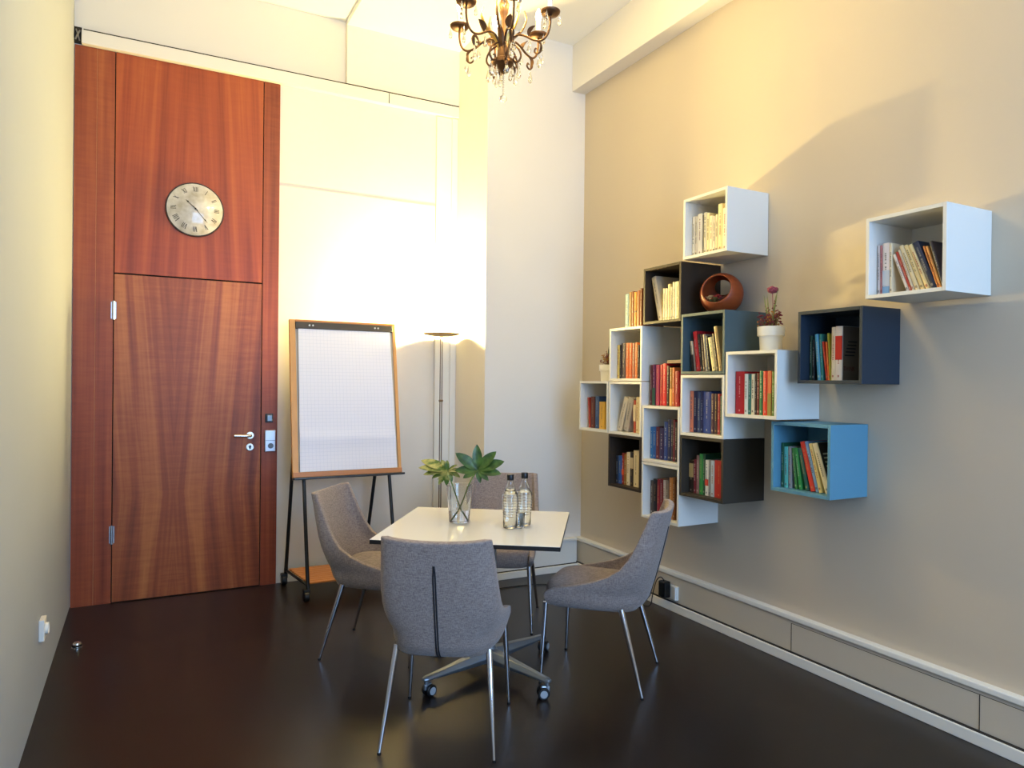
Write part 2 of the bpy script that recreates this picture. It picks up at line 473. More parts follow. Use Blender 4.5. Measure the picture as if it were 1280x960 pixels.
hand('hour_hand', 312, 0.080, 0.0045); hand('minute_hand', 140, 0.118, 0.0032)
bm = B(); lathe(bm, [(0, 0.048), (0.006, 0.048), (0.006, 0.057), (0, 0.058)], 16, mtx=MR); obj('hand_pin', bm, M_ink, ck)

# ------------------------------------------------------------------ left wall socket, door stop
so = thing('wall_socket', 'white square wall socket low on the left wall', 'socket', (XL, 3.80, 0.332))
bxo('frame', (0, -0.041, -0.048), (0.022, 0.041, 0.048), plain('socket_white', 'ece8dc', rough=0.4), so, 0.003)
bm = B(); lathe(bm, [(0.019, 0), (0.026, 0), (0.026, 0.012), (0.024, 0.013), (0.019, 0.005), (0, 0.004), (0, 0)], 28, mtx=Matrix.Translation((0.022, 0, 0)) @ Matrix.Rotation(PI/2, 4, 'Y')); obj('insert', bm, _mc['socket_white'], so)
bm = B()
for dz in (-0.009, 0.009): lathe(bm, [(0, 0), (0.0028, 0), (0.0028, 0.0015), (0, 0.0015)], 10, mtx=Matrix.Translation((0.0255, dz, 0)) @ Matrix.Rotation(PI/2, 4, 'Y'))
obj('contact_hole', bm, M_black, so)
ds = thing('door_stop', 'small round steel door stop on the dark floor near the left wall', 'door stop', (-0.305, 4.475, 0))
bm = B(); lathe(bm, [(0, 0), (0.026, 0), (0.026, 0.004), (0.021, 0.006), (0.020, 0.026), (0.017, 0.030), (0, 0.031)], 28); obj('body', bm, _mc['satin_steel'], ds)
bm = B(); lathe(bm, [(0.0202, 0.009), (0.0245, 0.010), (0.0245, 0.019), (0.0202, 0.020)], 28, closed=True); obj('rubber_ring', bm, M_black, ds)

# ------------------------------------------------------------------ power adapter on the skirting
ou = thing('skirting_socket', 'white socket box on the right skirting behind the black adapter', 'socket', (XR-0.036, 3.535, 0.120))
bxo('housing', (-0.020, -0.040, -0.045), (0, 0.040, 0.045), _mc['socket_white'], ou, 0.004)
bxo('cover_flap', (-0.028, -0.038, -0.042), (-0.0205, -0.020, 0.042), plain('flap_white', 'f2f0ea', rough=0.3), ou, 0.002)
ad = thing('power_adapter', 'black plug in power adapter with cable on the right skirting', 'adapter', (XR-0.056, 3.582, 0.135))
bxo('housing', (-0.052, -0.033, -0.052), (0.0, 0.033, 0.052), plain('adapter_black', '0e1012', rough=0.3), ad, 0.008, 3)
bm = B()
path = [(-0.030, 0.0, 0.050), (-0.032, 0.012, 0.066), (-0.036, 0.032, 0.070), (-0.045, 0.055, 0.045), (-0.052, 0.075, -0.02), (-0.056, 0.086, -0.075), (-0.065, 0.09, -0.120),
        (-0.10, 0.11, -0.1305), (-0.18, 0.30, -0.1305), (-0.24, 0.50, -0.1305), (-0.33, 0.72, -0.1305), (-0.50, 0.84, -0.1305), (-0.75, 0.87, -0.1305), (-0.98, 0.86, -0.1305), (-1.06, 1.20, -0.1305), (-1.02, 1.40, -0.1305)]
tube(bm, catmull(path, 6), 0.0035, 8)
obj('cable', bm, M_black, ad)

# ------------------------------------------------------------------ uplighter floor lamp
LX, LY = 2.034, 5.05
lp = thing('floor_lamp', 'slim brass uplighter floor lamp with flat dish standing in front of the corner', 'lamp', (LX, LY, 0))
M_brass = plain('lamp_nickel', '7c6a58', rough=0.3, metal=1.0)
bm = B(); lathe(bm, [(0, 0), (0.13, 0), (0.132, 0.006), (0.128, 0.016), (0.02, 0.024), (0.012, 0.04), (0, 0.04)], 48); obj('base', bm, M_brass, lp)
for sx in (-0.0075, 0.0075):
    bm = B(); tube(bm, [(sx, 0, 0.022), (sx, 0, 1.812)], 0.0042, 12); obj('pole', bm, M_brass, lp)
bm = B(); tube(bm, [(-0.015, 0, 1.32), (0.015, 0, 1.32)], 0.0085, 10); obj('pole_clip', bm, M_brass, lp)
bm = B(); lathe(bm, [(0, 1.812), (0.03, 1.8125), (0.08, 1.816), (0.130, 1.826), (0.147, 1.835), (0.1485, 1.837), (0.146, 1.839), (0.128, 1.830), (0.08, 1.820), (0.03, 1.817), (0, 1.817)], 56); obj('dish', bm, plain('dish_brass', 'c8a468', rough=0.35, metal=1.0), lp)
bm = B(); lathe(bm, [(0, -0.055), (0.007, -0.052), (0.007, 0.052), (0, 0.055)], 14, mtx=Matrix.Translation((0, 0, 1.832)) @ Matrix.Rotation(PI/2, 4, 'Y'))
obj('halogen_bulb', bm, emit('halogen_glow', (1.0, 0.74, 0.40, 1), 60.0), lp)
L1 = bpy.data.lights.new('uplight', 'POINT'); L1.energy = UPL; L1.color = (1.0, 0.77, 0.29); L1.shadow_soft_size = 0.05
L1o = bpy.data.objects.new('uplight', L1); COL.objects.link(L1o); L1o.parent = lp; L1o.location = (0, 0, 1.872)

# ------------------------------------------------------------------ flipchart
fc = thing('flipchart', 'mobile flipchart easel with wooden frame and white gridded paper by the door', 'flipchart', (1.28, 4.95, 0))
M_beech = light_wood('beech_frame', 'd0924c', 'e4ac66', 2)
M_beech2 = light_wood('beech_slat', 'b8743c', 'cc8a4e', 0)
zt, zb = 1.892, 0.808; yt, yb = 0.100, -0.085           # top / bottom of board, local y
bw = 0.382
ang = math.atan2(yt-yb, zt-zb); blen = math.hypot(yt-yb, zt-zb)
BM = Matrix.Translation((0, yb, zb)) @ Matrix.Rotation(-ang, 4, 'X')     # board coords: x, y thickness(+ = away), z up the board
def bb(bm, lo, hi, bev=0.0): box(bm, lo, hi, bev, 2, BM)
bm = B(); bb(bm, (-bw, 0.0, 0), (-bw+0.040, 0.032, blen), 0.002); obj('frame_rail', bm, M_beech, fc)
bm = B(); bb(bm, (bw-0.024, 0.0, 0), (bw, 0.032, blen), 0.002); obj('frame_rail', bm, M_beech, fc)
bm = B(); bb(bm, (-bw+0.040, 0.0, blen-0.016), (bw-0.024, 0.032, blen), 0.002); obj('frame_rail', bm, M_beech2, fc)
bm = B(); bb(bm, (-bw+0.0, -0.012, 0.002), (bw, 0.0, 0.036), 0.002); obj('pen_ledge', bm, M_beech2, fc)
bm = B(); bb(bm, (-bw, -0.045, -0.014), (bw+0.01, 0.030, 0.0), 0.003); obj('tray', bm, M_blackmetal, fc)
bm = B(); bb(bm, (-bw+0.040, 0.012, 0.0), (bw-0.024, 0.026, blen-0.016)); obj('back_board', bm, M_greige_trim, fc)
bm = B(); bb(bm, (-bw+0.041, -0.010, blen-0.066), (bw-0.025, 0.010, blen-0.018), 0.003); clamp = obj('paper_clamp', bm, plain('clamp_black', '3a342e', rough=0.5), fc)
for cx in (-0.235, 0.235):
    for dx in (-0.012, 0.012):
        bm = B(); lathe(bm, [(0, 0), (0.006, 0), (0.006, 0.005), (0, 0.006)], 14, mtx=BM @ Matrix.Translation((cx+dx, -0.010, blen-0.042)) @ Matrix.Rotation(PI/2, 4, 'X'))
        obj('clamp_knob', bm, M_steel, clamp)
def paper_mat():
    m, nt, N, L, b = new_mat('grid_paper')
    tc = N.new('ShaderNodeTexCoord'); sp = N.new('ShaderNodeSeparateXYZ'); L.new(tc.outputs['Object'], sp.inputs[0])
    def line(o):
        a = N.new('ShaderNodeMath'); a.operation = 'MULTIPLY'; a.inputs[1].default_value = 40.0; L.new(o, a.inputs[0])
        f = N.new('ShaderNodeMath'); f.operation = 'FRACT'; L.new(a.outputs[0], f.inputs[0])
        g = N.new('ShaderNodeMath'); g.operation = 'LESS_THAN'; g.inputs[1].default_value = 0.06; L.new(f.outputs[0], g.inputs[0]); return g.outputs[0]
    mxm = N.new('ShaderNodeMath'); mxm.operation = 'MAXIMUM'; L.new(line(sp.outputs[0]), mxm.inputs[0]); L.new(line(sp.outputs[2]), mxm.inputs[1])
    mx = N.new('ShaderNodeMix'); mx.data_type = 'RGBA'; mx.inputs[6].default_value = lin('eeeefb'); mx.inputs[7].default_value = lin('dadef0')
    L.new(mxm.outputs[0], mx.inputs[0]); L.new(mx.outputs[2], b.inputs['Base Color']); b.inputs['Roughness'].default_value = 0.8
    return m
bm = B()                                                     # sheets hang from the clamp, bottom curls forward a little
nx, nz = 20, 60
def sheet(x, t):
    z = (blen-0.060)*(1-t) + 0.038*t
    y = -0.004 - 0.010*math.sin(PI*min(1, t*1.02))**2*0.6 - 0.012*math.exp(-((t-0.78)/0.05)**2)*0.6 - 0.015*max(0, t-0.8)**1.5*6
    w = 0.330 + 0.010*t
    return BM @ Vector((x*w+0.006, y, z))
for side in (0, 1):
    g = []
    for j in range(nz+1):
        g.append([bm.verts.new(sheet(-1+2*i/nx, j/nz) + (Vector((0, 0.006, 0)) if side else Vector((0, 0, 0)))) for i in range(nx+1)])
    for j in range(nz):
        for i in range(nx):
            f = bm.faces.new((g[j][i], g[j][i+1], g[j+1][i+1], g[j+1][i])); f.smooth = True
obj('paper_pad', bm, paper_mat(), fc)
# A-frame legs: (top, foot) in local coordinates
legs = [((-0.302, -0.035, 0.84), (-0.298, -0.20, 0.075)), ((-0.345, 0.095, 0.98), (-0.362, 0.255, 0.075)),
        ((0.300, -0.035, 0.84), (0.312, -0.20, 0.075)), ((0.262, 0.095, 0.98), (0.205, 0.255, 0.075))]
for a, b_ in legs:
    bm = B(); tube(bm, [a, b_], 0.0125, 12); obj('leg', bm, M_blackmetal, fc)
    bm = B()
    lathe(bm, [(0, -0.018), (0.032, -0.018), (0.038, -0.012), (0.038, 0.012), (0.032, 0.018), (0, 0.018)], 24, mtx=Matrix.Translation((b_[0]-0.012, b_[1], 0.0385)) @ Matrix.Rotation(PI/2, 4, 'Y'))
    tube(bm, [(b_[0], b_[1], 0.08), (b_[0]+0.004, b_[1], 0.05)], 0.011, 10)
    box(bm, (b_[0]-0.034, b_[1]-0.026, 0.062), (b_[0]+0.010, b_[1]+0.026, 0.084), 0.006)
    obj('caster', bm, M_black, fc)
# foot shelf 
bm = B()
tube(bm, [(-0.300, -0.19, 0.105), (-0.360, 0.245, 0.105)], 0.009, 8); obj('shelf_rail', bm, M_blackmetal, fc); bm = B(); tube(bm, [(0.311, -0.19, 0.105), (0.207, 0.245, 0.105)], 0.009, 8)
obj('shelf_rail', bm, M_blackmetal, fc)
ns = 9
for k in range(ns):
    y0 = -0.185 + k*0.047; t = (y0+0.19)/0.435
    bm = B(); box(bm, (-0.300-0.058*t+0.008, y0, 0.108), (0.305-0.100*t-0.006, y0+0.040, 0.120), 0.002); obj('shelf_slat', bm, M_beech2, fc)

# ------------------------------------------------------------------ chairs
M_fab = fabric('chair_tweed', '7a6b66', 'a8998f')
M_fab2 = fabric('chair_tweed_seat', '74655e', '9e8f84')
def smooth_step(t) : t = max(0.0, min(1.0, t)); return t*t*(3-2*t)
def interp(tab, z):
    for (a, va), (b_, vb) in zip(tab, tab[1:]):
        if z <= b_: return va + (vb-va)*max(0, (z-a))/(b_-a)
    return tab[-1][1]
W_T = [(0.375, 0.200), (0.39, 0.226), (0.42, 0.238), (0.50, 0.241), (0.62, 0.238), (0.75, 0.228), (0.90, 0.215)]
Bk_T = [(0.375, -0.190), (0.39, -0.216), (0.42, -0.238), (0.50, -0.262), (0.62, -0.292), (0.75, -0.322), (0.90, -0.352)]
E_T = [(0.375, 0.19), (0.385, 0.215), (0.40, 0.232), (0.425, 0.240), (0.445, 0.236), (0.458, 0.222), (0.470, 0.195), (0.482, 0.145), (0.495, 0.085), (0.52, 0.0), (0.555, -0.085), (0.60, -0.145), (0.67, -0.19), (0.77, -0.235), (0.86, -0.272), (0.90, -0.290)]
ZS = [0.375, 0.382, 0.392, 0.41, 0.425, 0.437, 0.447, 0.458, 0.466, 0.475, 0.484, 0.495, 0.52, 0.55, 0.59, 0.64, 0.69, 0.74, 0.785, 0.825, 0.852, 0.870]
def back_pt(x, z): return interp(Bk_T, z)
def make_chair():
    root = bpy.data.objects.new('dining_chair', None); COL.objects.link(root)
    NU = 36
    bm = B(); g = []
    for z in ZS:
        w = interp(W_T, z); bk = interp(Bk_T, z); e = interp(E_T, z)
        nn = 3.4 if z < 0.6 else 3.4 - 0.9*smooth_step((z-0.6)/0.28)
        row = []
        for i in range(NU+1):
            t = PI*i/NU; c = math.cos(t); s = math.sin(t)
            x = w*math.copysign(abs(c)**(2/nn), c); y = e - (e-bk)*abs(s)**(2/nn)
            zz = z - (0.012*smooth_step((z-0.8)/0.09)*(1-(x/w)**2))
            row.append(bm.verts.new((x, y, zz)))
        g.append(row)
    for a, b_ in zip(g, g[1:]):
        for i in range(NU): bm.faces.new((a[i], a[i+1], b_[i+1], b_[i]))
    sh = obj('backrest_shell', bm, M_fab, root, smooth=True)
    md = addmod(sh, 'SOLIDIFY', thickness=0.029, offset=-1.0)
    addmod(sh, 'BEVEL', width=0.010, segments=3, limit_method='ANGLE', angle_limit=math.radians(50))
    # which side is inwards: recalculated normals of the open shell may point either way
    me = sh.data; f0 = me.polygons[len(me.polygons)//2]; cen = f0.center; nr = f0.normal
    if nr.dot(Vector((cen.x, cen.y, 0))) < 0: me.flip_normals()
    # seat cushion
    bm = B(); rings = []
    prof = [(0.375, 0.88), (0.380, 0.95), (0.392, 0.985), (0.420, 1.0), (0.448, 1.0), (0.466, 0.985), (0.478, 0.95), (0.485, 0.88), (0.489, 0.75), (0.491, 0.5), (0.492, 0.22)]
    for z, s in prof:
        ring = []
        for k in range(48):
            t = 2*PI*k/48; c = math.cos(t); sn = math.sin(t); n_ = 4.2
            ww = 0.205 + 0.022*smooth_step((sn+0.1)/0.7)
            x = ww*s*math.copysign(abs(c)**(2/n_), c); y = 0.025 + 0.235*s*math.copysign(abs(sn)**(2/n_), sn)
            ring.append(bm.verts.new((x, y, z)))
        rings.append(ring)
    for a, b_ in zip(rings, rings[1:]):
        for k in range(48): bm.faces.new((a[k], a[(k+1) % 48], b_[(k+1) % 48], b_[k]))
    bm.faces.new(rings[0][::-1]); bm.faces.new(rings[-1])
    obj('seat', bm, M_fab2, root, smooth=True)
    # dark welt seam down the back
    bm = B()
    pts = [(0, interp(Bk_T, z)-0.0005, z) for z in (0.77, 0.72, 0.67, 0.60, 0.52, 0.45, 0.42, 0.395, 0.382)]
    for dx in (-0.0045, 0.0045):
        tube(bm, [(p[0]+dx*(0.3 if i == 0 else 1), p[1], p[2]) for i, p in enumerate(pts)], 0.0030, 8)
    obj('back_seam', bm, plain('seam_black', '1a1a1e', rough=0.7), root)
    # chrome legs
    for (tx, ty), (fx, fy) in (((-0.190, -0.135), (-0.228, -0.245)), ((0.190, -0.135), (0.228, -0.245)), ((-0.210, 0.234), (-0.231, 0.252)), ((0.210, 0.234), (0.231, 0.252))):
        bm = B(); a = Vector((tx, ty, 0.395)); b_ = Vector((fx, fy, 0.006))
        tube(bm, [a, a.lerp(b_, 0.3), b_], [0.0135, 0.0125, 0.0075], 14)
        lg = obj('leg', bm, M_chrome, root)
        bm = B(); tube(bm, [b_ + Vector((0, 0, 0.004)), (fx, fy, 0.0)], [0.0088, 0.0085], 12); obj('foot_cap', bm, M_black, lg)
    return root
chair0 = make_chair()
def heading(deg): return math.radians(deg-90)
CH = [((1.160, 2.760), 56.4, 'grey tweed dining chair nearest the viewer, its back with a dark seam towards us'),
      ((1.166, 3.760), -38.0, 'grey tweed dining chair left of the table, in front of the flipchart'),
      ((2.072, 2.938), 132.0, 'grey tweed dining chair right of the table, seen from the side by the bookshelf wall'),
      ((1.965, 3.900), -124.0, 'grey tweed dining chair behind the table, partly hidden by the bottles')]
for i, ((x, y), a, lab) in enumerate(CH):
    c = chair0 if i == 0 else copy_tree(chair0)
    c.location = (x, y, 0); c.rotation_euler = (0, 0, heading(a))
    tag(c, lab, 'chair', 'dining chairs around the white table')

# ------------------------------------------------------------------ table
TZ = 0.752; ta = math.radians(55.0)
tb = thing('conference_table', 'square white topped table with black edge on a grey four star caster base', 'table', (1.507, 3.206, 0), ta)
hs = 0.425
bm = B(); box(bm, (-hs+.005, -hs-0.006, TZ-0.0015), (hs-.005, hs+0.006, TZ+0.0005), 0.0004, 1); obj('white_surface', bm, plain('table_white', 'f4f0e6', rough=0.14, spec=0.5), tb)
bm = B(); box(bm, (-hs+.005, -hs-0.006, TZ-0.020), (hs-.005, hs+0.006, TZ-0.0015)); 
obj('tabletop', bm, plain('edge_black', '17120f', rough=0.5), tb)
M_alu = plain('base_grey_metal', '8e959c', rough=0.32, metal=0.75)
bcx, bcy = 0.045, -0.02          # column position in table coordinates
inv = Matrix.Rotation(-ta, 4, 'Z')
off = inv @ Vector((1.562-1.507, 3.195-3.206, 0))
bcx, bcy = off.x, off.y
bm = B(); lathe(bm, [(0, 0.06), (0.045, 0.06), (0.045, 0.115), (0.036, 0.13), (0.033, 0.14), (0.033, TZ-0.05), (0.045, TZ-0.045), (0.045, TZ-0.024), (0, TZ-0.024)], 32, (bcx, bcy, 0)); obj('column', bm, M_alu, tb)
bm = B(); box(bm, (bcx-0.17, bcy-0.03, TZ-0.024), (bcx+0.17, bcy+0.03, TZ-0.020)); box(bm, (bcx-0.03, bcy-0.17, TZ-0.024), (bcx+0.03, bcy+0.17, TZ-0.0205)); obj('mount_plate', bm, M_blackmetal, tb)
for k in range(4):
    a = math.radians(17+90*k) - ta
    R2 = Matrix.Translation((bcx, bcy, 0)) @ Matrix.Rotation(a, 4, 'Z')
    bm = B()
    secs = [(0.0, 0.036, 0.062, 0.128), (0.05, 0.036, 0.062, 0.126), (0.20, 0.030, 0.068, 0.112), (0.36, 0.021, 0.074, 0.098), (0.40, 0.020, 0.074, 0.096), (0.418, 0.012, 0.076, 0.092)]
    prev = None
    for x, w, z0, z1 in secs:
        cur = [bm.verts.new(R2 @ Vector(p)) for p in ((x, -w*0.75, z0), (x, w*0.75, z0), (x, w, z0+(z1-z0)*0.45), (x, w*0.55, z1), (x, -w*0.55, z1), (x, -w, z0+(z1-z0)*0.45))]
        if prev:
            for i in range(6): bm.faces.new((prev[i], prev[(i+1) % 6], cur[(i+1) % 6], cur[i]))
        else: bm.faces.new(cur)
        prev = cur
    bm.faces.new(prev[::-1])
    am = obj('base_arm', bm, M_alu, tb); addmod(am, 'BEVEL', width=0.004, segments=2, limit_method='ANGLE')
    tip = R2 @ Vector((0.398, 0, 0)); sw = math.radians((40, 100, 20, 160)[k]) - ta
    C2 = Matrix.Translation((tip.x, tip.y, 0)) @ Matrix.Rotation(sw, 4, 'Z')
    bm = B()
    for s in (-1, 1):
        lathe(bm, [(0, -0.008), (0.024, -0.008), (0.028, -0.004), (0.028, 0.004), (0.024, 0.008), (0, 0.008)], 26, mtx=C2 @ Matrix.Translation((0.018, s*0.017, 0.028)) @ Matrix.Rotation(PI/2, 4, 'X'))
    cs = obj('caster', bm, M_black, tb)
    for s in (-1, 1):
        bm = B()
        lathe(bm, [(0, -0.002), (0.017, -0.002), (0.018, 0.002), (0.006, 0.003), (0, 0.003)], 22, mtx=C2 @ Matrix.Translation((0.018, s*0.0255, 0.028)) @ Matrix.Rotation(PI/2, 4, 'X'))
        obj('hub_cap', bm, plain('hub_grey', 'a8aeb2', rough=0.4), cs)
    bm = B(); box(bm, (-0.014, -0.0085, 0.030), (0.030, 0.0085, 0.060), 0.006, 2, C2); tube(bm, [(tip.x, tip.y, 0.05), (tip.x, tip.y, 0.078)], 0.010, 12); obj('caster_fork', bm, M_alu, cs)

# ------------------------------------------------------------------ vase with fatsia cuttings
ZT = TZ + 0.0008
VX, VY = 1.438, 3.304
M_glass = glass('clear_glass', 'fcfefc', ior=1.45)
M_water = glass('water', 'ffffff', ior=1.33)
va = thing('glass_vase', 'tapered clear glass vase half filled with water holding green cuttings', 'vase', (VX, VY, ZT))
bm = B(); lathe(bm, [(0, 0), (0.048, 0), (0.052, 0.004), (0.0665, 0.190), (0.065, 0.191), (0.0636, 0.190), (0.0490, 0.012), (0.046, 0.010), (0, 0.010)], 48); obj('glass_body', bm, M_glass, va)
bm = B(); lathe(bm, [(0, 0.0105), (0.0458, 0.0105), (0.0488, 0.0125), (0.0532, 0.064), (0.0, 0.064)], 48); obj('water', bm, M_water, va)

def leaf_mat(name, c1, c2, vein):
    m, nt, N, L, b = new_mat(name)
    tc = N.new('ShaderNodeTexCoord'); nz = N.new('ShaderNodeTexNoise'); nz.inputs['Scale'].default_value = 28; nz.inputs['Detail'].default_value = 3
    L.new(tc.outputs['Object'], nz.inputs['Vector'])
    cr = N.new('ShaderNodeValToRGB'); cr.color_ramp.elements[0].position = 0.40; cr.color_ramp.elements[0].color = lin(c1)
    cr.color_ramp.elements[1].position = 0.62; cr.color_ramp.elements[1].color = lin(c2)
    L.new(nz.outputs['Fac'], cr.inputs[0]); L.new(cr.outputs[0], b.inputs['Base Color'])
    b.inputs['Roughness'].default_value = 0.35; b.inputs['Specular IOR Level'].default_value = 0.5
    return m
M_leaf = leaf_mat('fatsia_green', '2c4814', '4c6a24', 'ff')
M_leaf_v = leaf_mat('fatsia_variegated', '47641e', 'b4ac60', 'ff')
M_stem  = plain('stem_green', '6f8f3e', rough=0.5)
def blade(bm, c, d, nrm, ln, wd, droop=0.18, cup=0.12):
    """one leaflet: doubled-up curved blade from c along d"""
    d = Vector(d).normalized(); nrm = Vector(nrm).normalized(); s = d.cross(nrm).normalized(); nrm = s.cross(d).normalized()
    n = 10; top = []; bot = []
    for i in range(n+1):
        t = i/n; w = wd*(math.sin(PI*min(1, (t*0.93+0.05))**1.05)**0.85)*(1 if t < 0.98 else 0.15)
        if t < 0.12: w = max(w*0.6, 0.002)
        p = Vector(c) + d*ln*t - nrm*ln*droop*t*t
        rt, rb = [], []
        for k in (-1, -0.5, 0, 0.5, 1):
            q = p + s*w*k + nrm*w*cup*(abs(k)*1.6) 
            rt.append(bm.verts.new(q + nrm*0.0005)); rb.append(bm.verts.new(q - nrm*0.0005))
        top.append(rt); bot.append(rb)
    for i in range(n):
        for k in range(4):
            for G in (top, bot):
                f = bm.faces.new((G[i][k], G[i][k+1], G[i+1][k+1], G[i+1][k])); f.smooth = True
camr = Vector((math.cos(.4834), -math.sin(.4834), 0)); camf = Vector((math.sin(.4834), math.cos(.4834), 0)); up = Vector((0, 0, 1))
# big palmate leaf on the right: leans towards the room, seen nearly face on
def cutting(name, label, hub, fingers, mat, stem_pts, nrm, wd):
    t = thing(name, label, 'plant cutting', (0, 0, 0))
    t.location = (VX, VY, ZT+0.012)
    o_ = Vector(t.location)
    bm = B(); tube(bm, [Vector(p) - o_ for p in catmull(stem_pts, 6)], 0.0032, 8); obj('stem', bm, M_stem, t)
    for (ang_, ln, tilt) in fingers:
        a = math.radians(ang_)
        d = camr*math.cos(a) + up*math.sin(a) - camf*tilt
        bm = B(); blade(bm, Vector(hub) - o_, d, nrm, ln, wd*ln, 0.14, 0.10); obj('leaflet', bm, mat, t)
    return t
hubR = Vector((VX, VY, 0)) + camr*0.092 + up*1.022 - camf*0.02
nR = -camf*0.9 + up*0.5
cutting('fatsia_cutting', 'large dark green palmate leaf leaning right out of the glass vase', hubR,
        [(92, .128, .1), (140, .140, .1), (48, .132, .1), (22, .142, .15), (-4, .122, .25), (178, .115, .2), (-38, .080, .5), (205, .085, .45), (-75, .07, .6)],
        M_leaf, [Vector((VX, VY, ZT+0.014)) + camr*-0.030 + camf*0.01, Vector((VX, VY, 0.86)) + camr*0.015, Vector((VX, VY, 0.95)) + camr*0.05 - camf*.01, hubR], nR, 0.20)
hubL = Vector((VX, VY, 0)) - camr*0.062 + up*1.012 + camf*0.01
nL = up*0.9 - camf*0.5 - camr*0.1
cutting('variegated_cutting', 'pale variegated green foliage leaning left out of the glass vase', hubL,
        [(168, .150, .05), (155, .155, -.2), (182, .125, .2), (146, .10, -.5), (198, .09, .4), (120, .07, -.3), (95, .055, .1), (40, .06, .2), (8, .085, .3), (-18, .075, .4), (-60, .06, .5), (232, .085, .5), (-95, .075, .4), (215, .08, -.3)],
        M_leaf_v, [Vector((VX, VY, ZT+0.014)) + camr*0.034, Vector((VX, VY, 0.82)) + camr*0.008 + camf*0.012, Vector((VX, VY, 0.92)) - camr*0.03 + camf*.01, hubL], nL, 0.21)

# ------------------------------------------------------------------ bottles
def make_bottle(level):
    root = bpy.data.objects.new('water_bottle', None); COL.objects.link(root)
    outer = [(0, 0.0), (0.028, 0.0), (0.033, 0.004), (0.034, 0.012), (0.0345, 0.055)]
    n = 44
    for i in range(n+1):
        z = 0.058 + (0.178-0.058)*i/n
        base = 0.0345 + 0.0055*math.sin(PI*min(1, (z-0.058)/0.125)*0.62) - (0.010 if z > 0.160 else 0)*((z-0.160)/0.018)**1.5 if z > 0.160 else 0.0345 + 0.0055*math.sin(PI*min(1, (z-0.058)/0.125)*0.62)
        outer.append((base + 0.0011*math.sin(2*PI*(z-0.058)/0.0135), z))
    outer += [(0.026, 0.193), (0.0185, 0.210), (0.0145, 0.222), (0.0135, 0.232), (0.0135, 0.246)]
    inner = [(0.0117, 0.246), (0.0117, 0.231), (0.0125, 0.222), (0.0165, 0.210), (0.0240, 0.193), (0.029, 0.178), (0.0355, 0.150), (0.0365, 0.12), (0.034, 0.07), (0.0318, 0.055), (0.0315, 0.012), (0.028, 0.008), (0, 0.009)]
    bm = B(); lathe(bm, outer + inner, 40); obj('glass_body', bm, M_glass, root)
    w = [(0, 0.0095), (0.0275, 0.0085), (0.0311, 0.0125), (0.0314, 0.055), (0.0336, 0.07), (0.0361, 0.12), (0.0351, 0.150), (0.0286, 0.178)]
    w = [p for p in w if p[1] < level] + ([(0.0286+(0.024-0.0286)*(level-0.178)/0.015-0.0004, level)] if level > 0.178 else [(0.0290 + (0.0351-0.029)*(0.178-level)/0.028, level)]) + [(0, level)]
    bm = B(); lathe(bm, w, 36); obj('water', bm, M_water, root)
    bm = B(); lathe(bm, [(0.0118, 0.236), (0.0165, 0.236), (0.0172, 0.238), (0.0172, 0.262), (0.0160, 0.264), (0, 0.264), (0, 0.248), (0.0118, 0.248)], 32); obj('cap', bm, M_black, root)
    return root
b1 = make_bottle(0.196); b1.location = (1.604, 3.062, ZT)
tag(b1, 'ribbed glass water bottle with black cap, the front one beside the vase', 'bottle', 'glass water bottles on the table')
b2 = make_bottle(0.180); b2.location = (1.701, 3.093, ZT)
tag(b2, 'ribbed glass water bottle with black cap, the one behind nearer the table corner', 'bottle', 'glass water bottles on the table')
gl = thing('drinking_glass', 'small clear drinking glass standing between the two water bottles', 'glass', (1.652, 3.050, ZT))
bm = B(); lathe(bm, [(0, 0), (0.021, 0), (0.023, 0.003), (0.026, 0.075), (0.0248, 0.0755), (0.0238, 0.074), (0.021, 0.008), (0, 0.007)], 36); obj('glass_body', bm, M_glass, gl)

